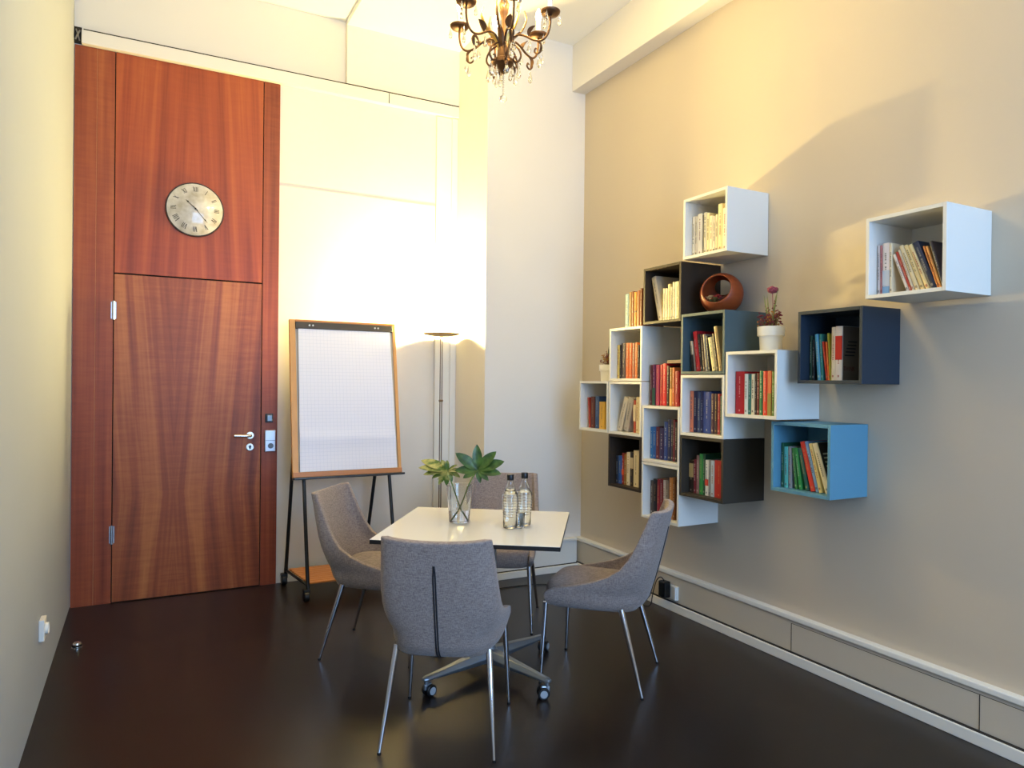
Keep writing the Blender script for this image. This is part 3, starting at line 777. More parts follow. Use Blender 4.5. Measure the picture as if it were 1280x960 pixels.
# ------------------------------------------------------------------ wall cubes
M_cw = plain('cube_white', 'e2dfd4', rough=0.45, spec=0.4)
M_cb = plain('cube_dark_brown', '362a1e', rough=0.55, spec=0.3)
M_cc = plain('cube_charcoal', '3c352b', rough=0.55, spec=0.3)
M_cp = plain('cube_petrol', '485a5e', rough=0.5, spec=0.3)
M_cn = plain('cube_navy', '26323e', rough=0.5, spec=0.3)
M_cl = plain('cube_light_blue', '5c90a6', rough=0.5, spec=0.3)
CUBES = {  # key: (far y, bottom z, depth, material, phrase, label)
 'white_top': (3.179, 2.193, .312, M_cw, 'topmost white cube', 'white wall cube full of pale books, topmost of the cluster'),
 'brown': (3.541, 1.839, .312, M_cb, 'dark brown upper cube', 'dark brown wall cube with cream books, left of the round wooden bowl'),
 'orange': (3.900, 1.485, .312, M_cw, 'white cube of orange books', 'white wall cube with orange books inside and brown books standing on top'),
 'farleft': (4.260, 1.133, .312, M_cw, 'leftmost white cube', 'white wall cube farthest left, with a small flower pot on top'),
 'grey': (3.900, 1.131, .312, M_cw, 'white cube of leaning grey books', 'white wall cube with two leaning grey books, directly below the orange books'),
 'leftdark': (3.900, .779, .312, M_cb, 'dark lower left cube', 'dark brown wall cube at the lower left of the cluster'),
 'blueb': (3.541, .983, .312, M_cw, 'white cube of blue binders', 'white wall cube with bright blue books inside and red books standing on top'),
 'low': (3.541, .631, .312, M_cw, 'lowest white cube', 'white wall cube lowest in the cluster, behind the right chair back'),
 'petrol': (3.187, 1.526, .312, M_cp, 'petrol blue cube', 'petrol blue grey wall cube with leaning books, under the round wooden bowl'),
 'navyb': (3.187, 1.172, .312, M_cw, 'white cube of navy books', 'white wall cube with navy books, under the petrol blue cube'),
 'pot': (2.829, 1.296, .312, M_cw, 'white cube below the potted flowers', 'white wall cube with the larger flower pot on top'),
 'char': (3.187, .820, .312, M_cc, 'charcoal cube', 'charcoal wall cube with green and red books, lower right of the cluster'),
 'navy': (2.395, 1.478, .268, M_cn, 'navy blue cube', 'navy blue wall cube hanging under the far right white cube'),
 'right': (2.004, 1.848, .312, M_cw, 'far right white cube', 'white wall cube hanging alone at the far right'),
 'lblue': (2.552, .936, .268, M_cl, 'light blue cube', 'light blue wall cube, lowest on the right'),
}
S_ = 0.35; TH = 0.016
for k, (yfar, z0, dp, mat, ph, lab) in CUBES.items():
    o = thing('wall_cube', lab, 'wall shelf', (XR, yfar, z0), 0, 'cube shelves on the right wall')
    # local: x from -dp (front) to 0 (wall); y from 0 to -S_; z 0..S_
    g = 0.0008
    bxo('bottom_panel', (-dp, -S_+TH+g+.0002, 0), (-0.002, -TH-g-.0002, TH), mat, o, 0.0004, 1)
    bxo('top_panel', (-dp, -S_+TH+g+.0002, S_-TH-g), (-0.002, -TH-g-.0002, S_-g), mat, o, 0.0004, 1)
    bxo('side_panel', (-dp, -TH-g, 0), (-0.002, -g, S_-g), mat, o, 0.0008, 1)
    bxo('side_panel', (-dp, -S_+g, 0), (-0.002, -S_+TH+g, S_-g), mat, o, 0.0008, 1)
    bxo('back_panel', (-0.016, -S_+TH+g, TH), (-0.008, -TH-g, S_-TH-g), mat, o)

# ------------------------------------------------------------------ books: cube -> (spine plane x, base z, [(left y, thickness, height, lean, colour word, hex)])
BOOKS = {
    'white_top': (2.836, 2.209, [
        (3.159, 0.0214, 0.236, 0.0, 'white', 'e8e0cc'), (3.1368, 0.0226, 0.233, 0.0, 'off-white', 'd8cdb8'), (3.1134, 0.0377, 0.242, 0.0, 'white', 'f0eadb'),
        (3.0749, 0.01, 0.23, 0.0, 'grey', '6e6a60'), (3.0642, 0.0231, 0.241, 0.0, 'cream', 'efe6c4'), (3.0402, 0.0229, 0.232, 0.0, 'pale yellow', 'e8dba8'),
        (3.0165, 0.0259, 0.213, 0.0, 'cream', 'eadfc0'), (2.9899, 0.0186, 0.205, 0.0, 'off-white', 'ddd2bd'), (2.9705, 0.019, 0.212, 0.0, 'ivory', 'e2d6b5'),
        (2.9507, 0.0344, 0.265, 0.0, 'cream', 'e9dcb0'), (2.9154, 0.032, 0.234, 0.0, 'white', 'efe5c8'), (2.8826, 0.0122, 0.233, 0.0, 'ivory', 'e5dab8'),
        (2.8696, 0.0079, 0.313, 0.0, 'white', 'f2ecd8'),
    ]),
    'brown': (2.831, 1.855, [
        (3.4499, 0.0403, 0.2869, 0.2504, 'cream', 'cfc0a4'), (3.4075, 0.0205, 0.199, 0.0, 'ivory', 'e6dab4'), (3.3861, 0.0241, 0.197, 0.0, 'cream', 'ecdfb6'),
        (3.3612, 0.0223, 0.221, 0.0, 'pale yellow', 'e8d9a4'), (3.3381, 0.0184, 0.202, 0.0, 'off-white', 'd9cdb0'), (3.3188, 0.0205, 0.228, 0.0, 'white', 'eee6c8'),
        (3.2976, 0.039, 0.228, 0.0, 'cream', 'ddd5b0'), (3.2578, 0.0178, 0.199, 0.0, 'ivory', 'efe4c0'),
    ]),
    'orangetop': (2.816, 1.835, [
        (3.77, 0.0363, 0.222, 0.0, 'pale blue', 'a9c4bd'), (3.7294, 0.0256, 0.231, 0.0, 'tan', 'b08550'), (3.7012, 0.0228, 0.232, 0.0, 'brown', '8a4a20'),
        (3.6759, 0.0267, 0.225, 0.0, 'yellow-orange', 'd89a3c'), (3.6459, 0.0305, 0.232, 0.0, 'reddish-brown', '9a5426'), (3.6129, 0.0196, 0.243, 0.0, 'brown', '7c4220'),
    ]),
    'orange': (2.836, 1.501, [
        (3.88, 0.0263, 0.226, 0.0, 'yellow', 'd6bd6c'), (3.8529, 0.0188, 0.225, 0.0, 'black', '2a2420'), (3.8333, 0.0486, 0.235, 0.0, 'dark brown', '4a3a3c'),
        (3.7839, 0.0339, 0.236, 0.0, 'orange', 'd0622a'), (3.7489, 0.0317, 0.234, 0.0, 'orange', 'c85a26'), (3.7146, 0.0279, 0.233, 0.0, 'dusty red', '9a5e4c'),
        (3.685, 0.0226, 0.235, 0.0, 'orange', 'd8743a'), (3.6607, 0.0191, 0.218, 0.0, 'black', '30231c'),
    ]),
    'farleft': (2.836, 1.149, [
        (4.2138, 0.0213, 0.216, 0.0957, 'red', 'b0402a'), (4.1893, 0.0473, 0.223, 0.0, 'dark red', '5c2a1c'), (4.1341, 0.0464, 0.226, 0.0, 'blue', '34507a'),
        (4.0848, 0.0647, 0.19, 0.0, 'yellow', 'd6a83a'),
    ]),
    'grey': (2.836, 1.149, [
        (3.88, 0.0492, 0.2329, -0.3475, 'white', 'c4b8a4'), (3.8067, 0.0511, 0.2279, -0.2637, 'grey', 'a49c92'), (3.696, 0.0257, 0.211, 0.0, 'red', 'a8442e'),
        (3.6695, 0.028, 0.232, 0.0, 'cream', 'd8c49a'), (3.6407, 0.0276, 0.231, 0.0, 'cream', 'e0d0a2'), (3.6123, 0.0149, 0.223, 0.0, 'brown', '5a3420'),
    ]),
    'gap': (2.836, 1.335, [
        (3.5286, 0.0205, 0.251, 0.0, 'dark maroon', '5a2028'), (3.5058, 0.0273, 0.254, 0.0, 'purple', '6e2c52'), (3.473, 0.0308, 0.252, 0.0, 'pink-red', 'b8445a'),
        (3.4308, 0.0212, 0.253, 0.0, 'red', 'b02028'), (3.4081, 0.0359, 0.259, 0.0, 'bright red', 'c81c22'), (3.3699, 0.0251, 0.244, 0.0, 'black', '2a1a18'),
        (3.3411, 0.0205, 0.232, 0.0, 'ochre', 'a8762e'), (3.3192, 0.0203, 0.233, 0.0, 'orange', 'cc7040'), (3.2953, 0.0336, 0.211, 0.0, 'crimson', '98242a'),
    ]),
    'blueb': (2.836, 1.001, [
        (3.521, 0.0272, 0.196, 0.0, 'light blue', '2c66a0'), (3.493, 0.0253, 0.199, 0.0, 'blue', '2a5a98'), (3.4669, 0.0336, 0.199, 0.0, 'dark red', '5a2230'),
        (3.4325, 0.0415, 0.196, 0.0, 'indigo', '241c4c'), (3.3902, 0.0332, 0.236, 0.0, 'blue', '1e3c80'), (3.3561, 0.032, 0.251, 0.0, 'navy', '1a2450'),
        (3.3233, 0.0162, 0.253, 0.0, 'dark grey', '3a3840'), (3.3063, 0.0153, 0.25, 0.0, 'maroon', '6c1e30'), (3.2902, 0.0217, 0.238, 0.0, 'black', '28242c'),
        (3.2677, 0.0122, 0.233, 0.0, 'pink', 'c08078'),
    ]),
    'leftdark': (2.836, 0.797, [
        (3.88, 0.0251, 0.183, 0.0, 'navy', '22304a'), (3.8541, 0.0386, 0.187, 0.0, 'blue', '2c58a0'), (3.8147, 0.0245, 0.208, 0.0, 'red', '8e2c1e'),
        (3.7895, 0.0251, 0.201, 0.0, 'ochre', '8e6428'), (3.7636, 0.0363, 0.218, 0.0, 'cream', 'e0d2ae'), (3.7265, 0.0357, 0.222, 0.0, 'black', '2c221c'),
        (3.6899, 0.0553, 0.237, 0.0, 'cream', 'd9c79c'), (3.6338, 0.0226, 0.219, 0.0, 'dark red', '5c2418'), (3.6104, 0.015, 0.222, 0.0, 'black', '1c1614'),
    ]),
    'low': (2.841, 0.649, [
        (3.521, 0.0277, 0.21, 0.0, 'grey-brown', '5a4a40'), (3.4925, 0.0359, 0.224, 0.0, 'black', '1c1618'), (3.4558, 0.0262, 0.226, 0.0, 'maroon', '8a2030'),
        (3.4289, 0.0304, 0.231, 0.0, 'dark red', '6a1824'), (3.3977, 0.0203, 0.228, 0.0, 'white', 'c8bfb4'), (3.3766, 0.0312, 0.227, 0.0, 'grey', '7c7068'),
        (3.3419, 0.0321, 0.252, 0.0, 'tan', 'b07a44'), (3.309, 0.0188, 0.257, 0.0, 'brown', '7a4a22'),
    ]),
    'petrol': (2.831, 1.542, [
        (3.1386, 0.0193, 0.1777, 0.1387, 'white', 'c4b8a0'), (3.1052, 0.0313, 0.2326, 0.149, 'red', 'b4242e'), (3.0703, 0.0174, 0.2163, 0.1475, 'black', '2a2420'),
        (3.0494, 0.0179, 0.2128, 0.1298, 'dark brown', '4a342c'), (3.0301, 0.019, 0.2117, 0.1262, 'grey', '948c80'), (3.009, 0.017, 0.2006, 0.1279, 'black', '221c1a'),
        (2.9776, 0.0306, 0.1938, 0.1972, 'cream', 'd8c998'), (2.9455, 0.0182, 0.2134, 0.1778, 'dark brown', '3c2c22'), (2.9262, 0.0258, 0.2529, 0.1759, 'tan', 'b09468'),
    ]),
    'navyb': (2.841, 1.19, [
        (3.167, 0.029, 0.239, 0.0, 'salmon', 'd07a5c'), (3.1372, 0.0319, 0.24, 0.0, 'navy', '1c2146'), (3.1045, 0.0248, 0.236, 0.0, 'slate blue', '3c4a6c'),
        (3.0789, 0.0225, 0.238, 0.0, 'navy', '1e2450'), (3.0555, 0.0605, 0.237, 0.0, 'blue', '26408a'), (2.9943, 0.0261, 0.228, 0.0, 'plum', '40283c'),
        (2.9673, 0.0239, 0.228, 0.0, 'dark brown', '38242c'), (2.9426, 0.0187, 0.227, 0.0, 'red', 'a03038'), (2.9231, 0.013, 0.214, 0.0, 'teal', '38584c'),
        (2.9094, 0.0129, 0.208, 0.0, 'orange', 'a05a34'),
    ]),
    'pot': (2.836, 1.312, [
        (2.806, 0.0627, 0.228, 0.0, 'red', 'b01c22'), (2.7425, 0.0253, 0.215, 0.0, 'white', 'd8e0dc'), (2.7163, 0.0211, 0.214, 0.0, 'teal', '2f6e68'),
        (2.6944, 0.022, 0.214, 0.0, 'cream', 'ddd8bc'), (2.6716, 0.0158, 0.217, 0.0, 'black', '2c1c1a'), (2.655, 0.0151, 0.217, 0.0, 'dark red', '6e2018'),
        (2.6391, 0.023, 0.23, 0.0, 'green', '2f7048'), (2.6153, 0.0306, 0.229, 0.0, 'red', 'cc3428'), (2.5839, 0.0244, 0.229, 0.0, 'brown', 'a85c34'),
        (2.5581, 0.0185, 0.229, 0.0, 'green', '5a7a3a'),
    ]),
    'char': (2.841, 0.836, [
        (3.167, 0.0366, 0.189, 0.0, 'black', '241c18'), (3.1296, 0.0218, 0.197, 0.0, 'maroon', '6e2430'), (3.107, 0.0229, 0.222, 0.0, 'grey-pink', '8c6a68'),
        (3.0833, 0.0299, 0.233, 0.0, 'green', '2f8a44'), (3.0526, 0.0171, 0.234, 0.0, 'dark green', '1c4a34'), (3.0347, 0.0254, 0.203, 0.0, 'white', 'dde0da'),
        (3.0085, 0.0167, 0.206, 0.0, 'grey', '8c9094'), (2.991, 0.0286, 0.204, 0.0, 'pale blue', 'b0c4dc'), (2.9615, 0.0708, 0.209, 0.0, 'red', 'a42420'),
    ]),
    'navy': (2.89, 1.494, [
        (2.375, 0.014, 0.217, 0.0, 'dark green', '24402c'), (2.359, 0.0125, 0.197, 0.0, 'black', '141a1c'), (2.3288, 0.0204, 0.2238, 0.0859, 'light blue', '4c94b8'),
        (2.3073, 0.013, 0.2224, 0.0629, 'teal', '2f7a70'), (2.2801, 0.0097, 0.1867, 0.1348, 'red', 'b8321c'), (2.2695, 0.0088, 0.1838, 0.0918, 'orange', 'e06a28'),
        (2.2598, 0.0066, 0.2246, 0.0713, 'olive', 'a4982c'), (2.2524, 0.0214, 0.252, 0.0, 'cream', 'dccdb0'), (2.2301, 0.0362, 0.255, 0.0, 'white', 'd8d0c8'),
    ]),
    'right': (2.836, 1.864, [
        (1.9811, 0.0117, 0.219, 0.0133, 'white', 'e0cfc6'), (1.9686, 0.0105, 0.217, 0.0132, 'pink', 'c07a74'), (1.9573, 0.031, 0.223, 0.0132, 'white', 'ecdcd0'),
        (1.9255, 0.0128, 0.219, 0.0131, 'cream', 'e6d6b4'), (1.8481, 0.0129, 0.1786, 0.3783, 'white', 'e0d4c4'), (1.8334, 0.0097, 0.187, 0.3599, 'red', 'b8402e'),
        (1.8222, 0.01, 0.1942, 0.3558, 'off-white', 'd8ccb4'), (1.8093, 0.0181, 0.2107, 0.363, 'cream', 'dfd0a8'), (1.7866, 0.0165, 0.2106, 0.3744, 'pale yellow', 'e0cc94'),
        (1.7651, 0.0169, 0.2106, 0.3876, 'cream', 'e4d09c'), (1.746, 0.0252, 0.2165, 0.3807, 'navy', '24304e'), (1.7181, 0.0073, 0.1918, 0.3379, 'orange', 'cc7c3c'),
        (1.7096, 0.0091, 0.189, 0.3263, 'tan', 'd89c5c'), (1.6992, 0.0125, 0.2041, 0.2833, 'dark navy', '2c2c44'),
    ]),
    'lblue': (2.88, 0.952, [
        (2.5302, 0.0159, 0.224, 0.0079, 'dark green', '1e5a40'), (2.5121, 0.0244, 0.206, 0.0148, 'turquoise', '54b4b4'), (2.4855, 0.0206, 0.209, 0.0219, 'grey', '8c8c90'),
        (2.4452, 0.0147, 0.2033, 0.115, 'green', '3c7a34'), (2.4207, 0.0207, 0.2066, 0.1586, 'bright green', '2f8a44'), (2.3822, 0.0215, 0.2109, 0.2372, 'dark teal', '245a4c'),
        (2.3507, 0.0261, 0.2463, 0.2761, 'red', 'd03828'), (2.3208, 0.0158, 0.25, 0.284, 'pale blue', '7c9cc0'), (2.3036, 0.0192, 0.2405, 0.2666, 'yellow', 'e2cc84'),
        (2.2673, 0.0294, 0.2461, 0.3281, 'cream', 'd8ccac'),
    ]),
}
CAND = 8.0; SKY = 14.0; EXPO = 0.0
M_page = plain('book_pages', 'd9cfb8', rough=0.9)
ORD = ['first', 'second', 'third', 'fourth', 'fifth', 'sixth', 'seventh', 'eighth', 'ninth', 'tenth', 'eleventh', 'twelfth', 'thirteenth', 'fourteenth', 'fifteenth']
PLACE = {k: 'inside the ' + v[4] for k, v in CUBES.items()}
PLACE['orangetop'] = 'on top of the orange books cube'
PLACE['gap'] = 'in the open gap over the blue binders'
def lum(h): return sum(int(h[i:i+2], 16)*w for i, w in ((0, .3), (2, .59), (4, .11)))/255
SHADE = {'white': 'e6dfd2'}
def cover_mat(h):
    return plain('book_cover_'+h, h, rough=0.45, spec=0.4, vary=0.06, vscale=30)
def make_book(key, idx, n, X, zb, r):
    y0, th, ht, lean, cn, hx = r
    ph = PLACE[key]
    size = 'thick' if th > 0.034 else ('thin' if th < 0.0165 else '')
    pose = 'leaning ' if abs(lean) > 0.1 else ''
    lab = ('%s%s%s book, %s from the left %s' % (pose, size + ' ' if size else '', cn, ORD[idx], ph))
    o = thing('book', lab, 'book', (X, y0, zb), 0, 'books ' + ph)
    dz = 0.0
    if lean > 0: o.rotation_euler = (-lean, 0, 0); 
    elif lean < 0:
        # rests on its lower right corner
        o.rotation_euler = (-lean, 0, 0)
        o.location.z = zb + th*math.sin(-lean)
        o.location.y = y0 - th/math.cos(lean) + th*math.cos(lean)
    D = 0.11 + 0.08*((ht-0.14)/0.12); D = max(0.11, min(0.19, D))
    if key in ('navy', 'lblue'): D = min(D, 0.17)
    t = min(0.0022, th*0.18); w = th - 0.0006
    # cover: spine at local x = 0, boards back towards the wall (+x); y from 0 to -w
    bm = B(); sq = 0.002
    # spine cross-section, slightly rounded, extruded in z
    prof = []
    rd = min(0.004, w*0.25)
    outer = [(D, 0), (0.003, 0)] + [(rd*(1-math.sin(PI*k/8))-rd*0.0, -w/2+ (w/2)*math.cos(PI*k/8)) for k in range(1, 8)] + [(0.003, -w), (D, -w)]
    inner = [(D, -w+t), (rd+t, -w+t), (rd+t, -t), (D, -t)]
    ring = outer + inner
    lo = [bm.verts.new((x, y, 0)) for x, y in ring]; hi = [bm.verts.new((x, y, ht)) for x, y in ring]
    m_ = len(ring)
    for i in range(m_): bm.faces.new((lo[i], lo[(i+1) % m_], hi[(i+1) % m_], hi[i]))
    f1 = bm.faces.new(lo); f2 = bm.faces.new(hi[::-1])
    bmesh.ops.triangulate(bm, faces=[f1, f2])
    cv = obj('cover', bm, cover_mat(hx), o)
    bm = B(); box(bm, (rd+t+0.0003, -w+t+0.0002, sq), (D-0.003, -t-0.0002, ht-sq)); obj('page_block', bm, M_page, o)
    # printed spine: blocks and short dashes in a contrasting ink
    L_ = lum(hx); rnd = random.Random(hash((key, idx)) if False else (idx*131 + sum(map(ord, key))))
    if L_ > 0.55: ink = rnd.choice(['3a3430', '8c2f22', '2c3c5c', '4a443c', '6a2a24'])
    else: ink = rnd.choice(['d8cfb8', 'e6e0d0', 'c8a860', 'd8cfb8', 'b8c0c0'])
    ink = ''.join('%02x' % int(int(ink[q:q+2], 16)*0.55 + int(hx[q:q+2], 16)*0.45) for q in (0, 2, 4))
    M_i = plain('spine_ink_'+ink, ink, rough=0.5)
    bm = B(); e = 0.0005
    def patch(za, zc, fr):
        hw = w*fr/2; xx = -0.0002
        box(bm, (xx-e, -w/2-hw, za), (0.0015, -w/2+hw, zc))
    z = ht*rnd.uniform(0.30, 0.42); zend = ht*rnd.uniform(0.80, 0.9)
    fr = min(0.30, 0.0065/w)
    while z < zend:
        l = rnd.uniform(0.003, 0.008); patch(z, min(zend, z+l), fr); z += l + 0.0028
        if rnd.random() < 0.15: z += 0.008
    patch(ht*0.06, ht*0.06+0.010, min(0.5, 0.008/w))
    obj('spine_print', bm, M_i, o)
    return o
book_objs = {}
for key, (X, zb, rows) in BOOKS.items():
    for i, r in enumerate(rows):
        book_objs[(key, i)] = make_book(key, i, len(rows), X, zb+0.0003, r)

# two-tone covers that the photo shows
def band(key, i, za, zc, hexs, name='spine_band'):
    o = book_objs[(key, i)]; X, zb, rows = BOOKS[key]; r = rows[i]; w = r[1]-0.0006; ht = r[2]
    bm = B(); box(bm, (-0.0009, -w+0.0004, za*ht), (0.003, -0.0004, zc*ht)); obj(name, bm, plain('band_'+hexs, hexs, rough=0.5), o)
band('navy', 8, .38, .82, 'c02418'); band('gap', 6, .0, .45, 'd8a050'); band('gap', 1, .0, .42, '2c5a44')
band('leftdark', 5, .52, .84, 'c8b48c'); band('leftdark', 2, .30, .48, 'c84c28'); band('grey', 2, .35, .86, 'dcc8a4'); band('petrol', 0, .0, .55, '241c1c')
band('char', 0, .48, .90, 'b09868'); band('orangetop', 3, .42, .46, '5a2c14'); band('char', 5, .28, .46, 'c03a30'); band('right', 2, .02, .16, '7ca4c8')
band('right', 2, .17, .47, 'c8ccd0'); band('pot', 8, .5, 1.0, 'c8643c'); band('pot', 8, .0, .5, '8c7c3c')

# lettering on the cover of the last book in the navy cube
LET = {'T': [((0, 1), (1, 1)), ((.5, 0), (.5, 1))], 'H': [((0, 0), (0, 1)), ((1, 0), (1, 1)), ((0, .5), (1, .5))], 'I': [((.5, 0), (.5, 1))],
       'N': [((0, 0), (0, 1)), ((1, 0), (1, 1)), ((0, 1), (1, 0))], 'K': [((0, 0), (0, 1)), ((0, .45), (1, 1)), ((.3, .6), (1, 0))], 'G': [((1, .85), (.8, 1)), ((.8, 1), (.2, 1)), ((.2, 1), (0, .8)), ((0, .8), (0, .2)), ((0, .2), (.2, 0)), ((.2, 0), (1, 0)), ((1, 0), (1, .45)), ((1, .45), (.6, .45))]}
o = book_objs[('navy', 8)]; r = BOOKS['navy'][2][8]; w = r[1]-0.0006
bm = B(); x = 0.012
for c in 'THINK':
    cw = 0.006 if c == 'I' else 0.013
    for (a, b_) in LET[c]:
        p = Vector((x+a[0]*cw, 0, 0.045+a[1]*0.020)); q = Vector((x+b_[0]*cw, 0, 0.045+b_[1]*0.020)); d = (q-p).normalized(); n = Vector((-d.z, 0, d.x))*0.0014
        vs = [p-n, q-n, q+n, p+n]
        A = [bm.verts.new((v.x, -w-0.0009, v.z)) for v in vs]; C_ = [bm.verts.new((v.x, -w+0.0002, v.z)) for v in vs]
        bm.faces.new(A); bm.faces.new(C_[::-1])
        for i in range(4): bm.faces.new((A[i], A[(i+1) % 4], C_[(i+1) % 4], C_[i]))
    x += cw + 0.005
obj('cover_lettering', bm, plain('letter_brown', '6e3020', rough=0.6), o)
bxo('cover_front', (0.008, -w-0.0004, 0.002), (0.168, -w+0.0001, r[2]-0.002), plain('cover_taupe', '85725f', rough=0.5), o)
bm = B()
for j in range(5): box(bm, (0.02+0.006*j, -w-0.0007, 0.115+0.016*j), (0.09+0.004*j, -w+0.0002, 0.121+0.016*j))
obj('cover_print', bm, plain('print_dark', '2c2422', rough=0.6), o)
tag(book_objs[('navy', 8)], 'thick white and red book with lettered cover, rightmost in the navy blue cube', 'book', 'books inside the navy blue cube')
tag(book_objs[('lblue', 9)], 'wide cream leaning book with dark front cover, rightmost in the light blue cube', 'book', 'books inside the light blue cube')
# dark printed cover on the cream book in the light blue cube
o = book_objs[('lblue', 9)]; r = BOOKS['lblue'][2][9]; w = r[1]-0.0006
bxo('cover_front', (0.006, -w-0.0010, 0.002), (0.165, -w-0.0001, r[2]-0.002), plain('cover_brown_black', '38281f', rough=0.5), o)
bm = B()
for j in range(4): box(bm, (0.022, -w-0.0016, 0.185-0.02*j), (0.075-0.008*j, -w-0.0008, 0.193-0.02*j))
obj('cover_print', bm, plain('print_cream', 'c8b898', rough=0.6), o)
# flat maroon book lying across the red ones
fb = thing('book', 'dark maroon book lying flat across the red books in the open gap', 'book', (2.86, 3.395, 1.335+0.2605), 0, 'books in the open gap over the blue binders')
bm = B(); box(bm, (0, -0.185, 0), (0.14, 0.0, 0.0018)); box(bm, (0, -0.185, 0.0175), (0.14, 0.0, 0.0193)); box(bm, (0, -0.185, 0.0018), (0.002, 0.0, 0.0175)); obj('cover', bm, cover_mat('4a1a1c'), fb)
bm = B(); box(bm, (0.0023, -0.182, 0.0020), (0.137, -0.003, 0.0173)); obj('page_block', bm, M_page, fb)

# ------------------------------------------------------------------ round wooden bowl lantern on the petrol cube
zb = 1.526+0.35
bo = thing('wooden_lantern_bowl', 'round reddish wooden bowl with cut open side holding dried flowers on the petrol cube', 'bowl', (2.945, 3.028, zb))
Rb = 0.121
def wood_red():
    m = light_wood('red_wood', '74300f', 'a04a1e', 0); return m
M_rw = wood_red()
bm = B(); bmesh.ops.create_uvsphere(bm, u_segments=96, v_segments=64, radius=Rb)
bmesh.ops.translate(bm, verts=bm.verts, vec=(0, 0, 0.112))
# opening: a lens cut on the upper left front (towards the viewer), right through the far side; leave a hoop at the top
cdir = Vector((-0.90, -0.42, 0.28)).normalized(); c2 = Vector((0.70, 0.60, 0.50)).normalized(); T1, T2 = 0.71, 0.91
dele = []
for f in bm.faces:
    c = (f.calc_center_median() - Vector((0, 0, 0.112))).normalized()
    cut = (c.dot(cdir) > T1) or (c.dot(c2) > T2)
    if f.calc_center_median().z < 0.0035: cut = True
    if cut: dele.append(f)
bmesh.ops.delete(bm, geom=dele, context='FACES')
for v in bm.verts:                           # true up the ragged cut edge onto the cutting cone
    if v.is_boundary and v.co.z > 0.012:
        c = (v.co - Vector((0, 0, 0.112))).normalized()
        ax, th_ = (cdir, T1) if c.dot(cdir) > 0.3 else (c2, T2)
        pr = (c - ax*c.dot(ax)).normalized()
        v.co = Vector((0, 0, 0.112)) + (ax*th_ + pr*math.sqrt(1-th_*th_))*Rb
bs = obj('bowl_shell', bm, M_rw, bo, smooth=True)
addmod(bs, 'SOLIDIFY', thickness=0.007, offset=-1.0)
bm = B(); lathe(bm, [(0, 0.0), (0.045, 0.0), (0.052, 0.004), (0.044, 0.010), (0, 0.010)], 32); obj('foot', bm, M_rw, bo)
fl = thing('dried_flowers', 'small cream and pink dried flowers lying inside the round wooden bowl', 'flowers', (2.900, 3.032, zb+0.040))
def clump(name, cx, cy, cz, n, spread, rad, mat, par):
    rr = random.Random(n*7+int(cx*1000)); bm = B()
    for _ in range(n):
        p = Vector((cx+rr.uniform(-1, 1)*spread, cy+rr.uniform(-1, 1)*spread, cz+rr.uniform(-1, 1)*spread*0.6))
        r = rad*rr.uniform(0.6, 1.2)
        for k in range(5):
            a = 2*PI*k/5+rr.random(); d = Vector((math.cos(a), math.sin(a), rr.uniform(-.2, .9))).normalized()
            blade(bm, p, d, Vector((0, 0, 1)), r, r*0.38, 0.3, 0.3)
    return obj(name, bm, mat, par)
clump('moss', 0, 0, 0.022, 16, 0.028, 0.020, plain('moss_olive', '8a7c40', rough=0.9), fl)
clump('cream_blossom', -0.018, 0.018, 0.050, 12, 0.016, 0.020, plain('blossom_cream', 'e0cca0', rough=0.8), fl)
clump('pink_blossom', -0.005, -0.022, 0.052, 12, 0.014, 0.018, plain('blossom_pink', 'b84a40', rough=0.8), fl)

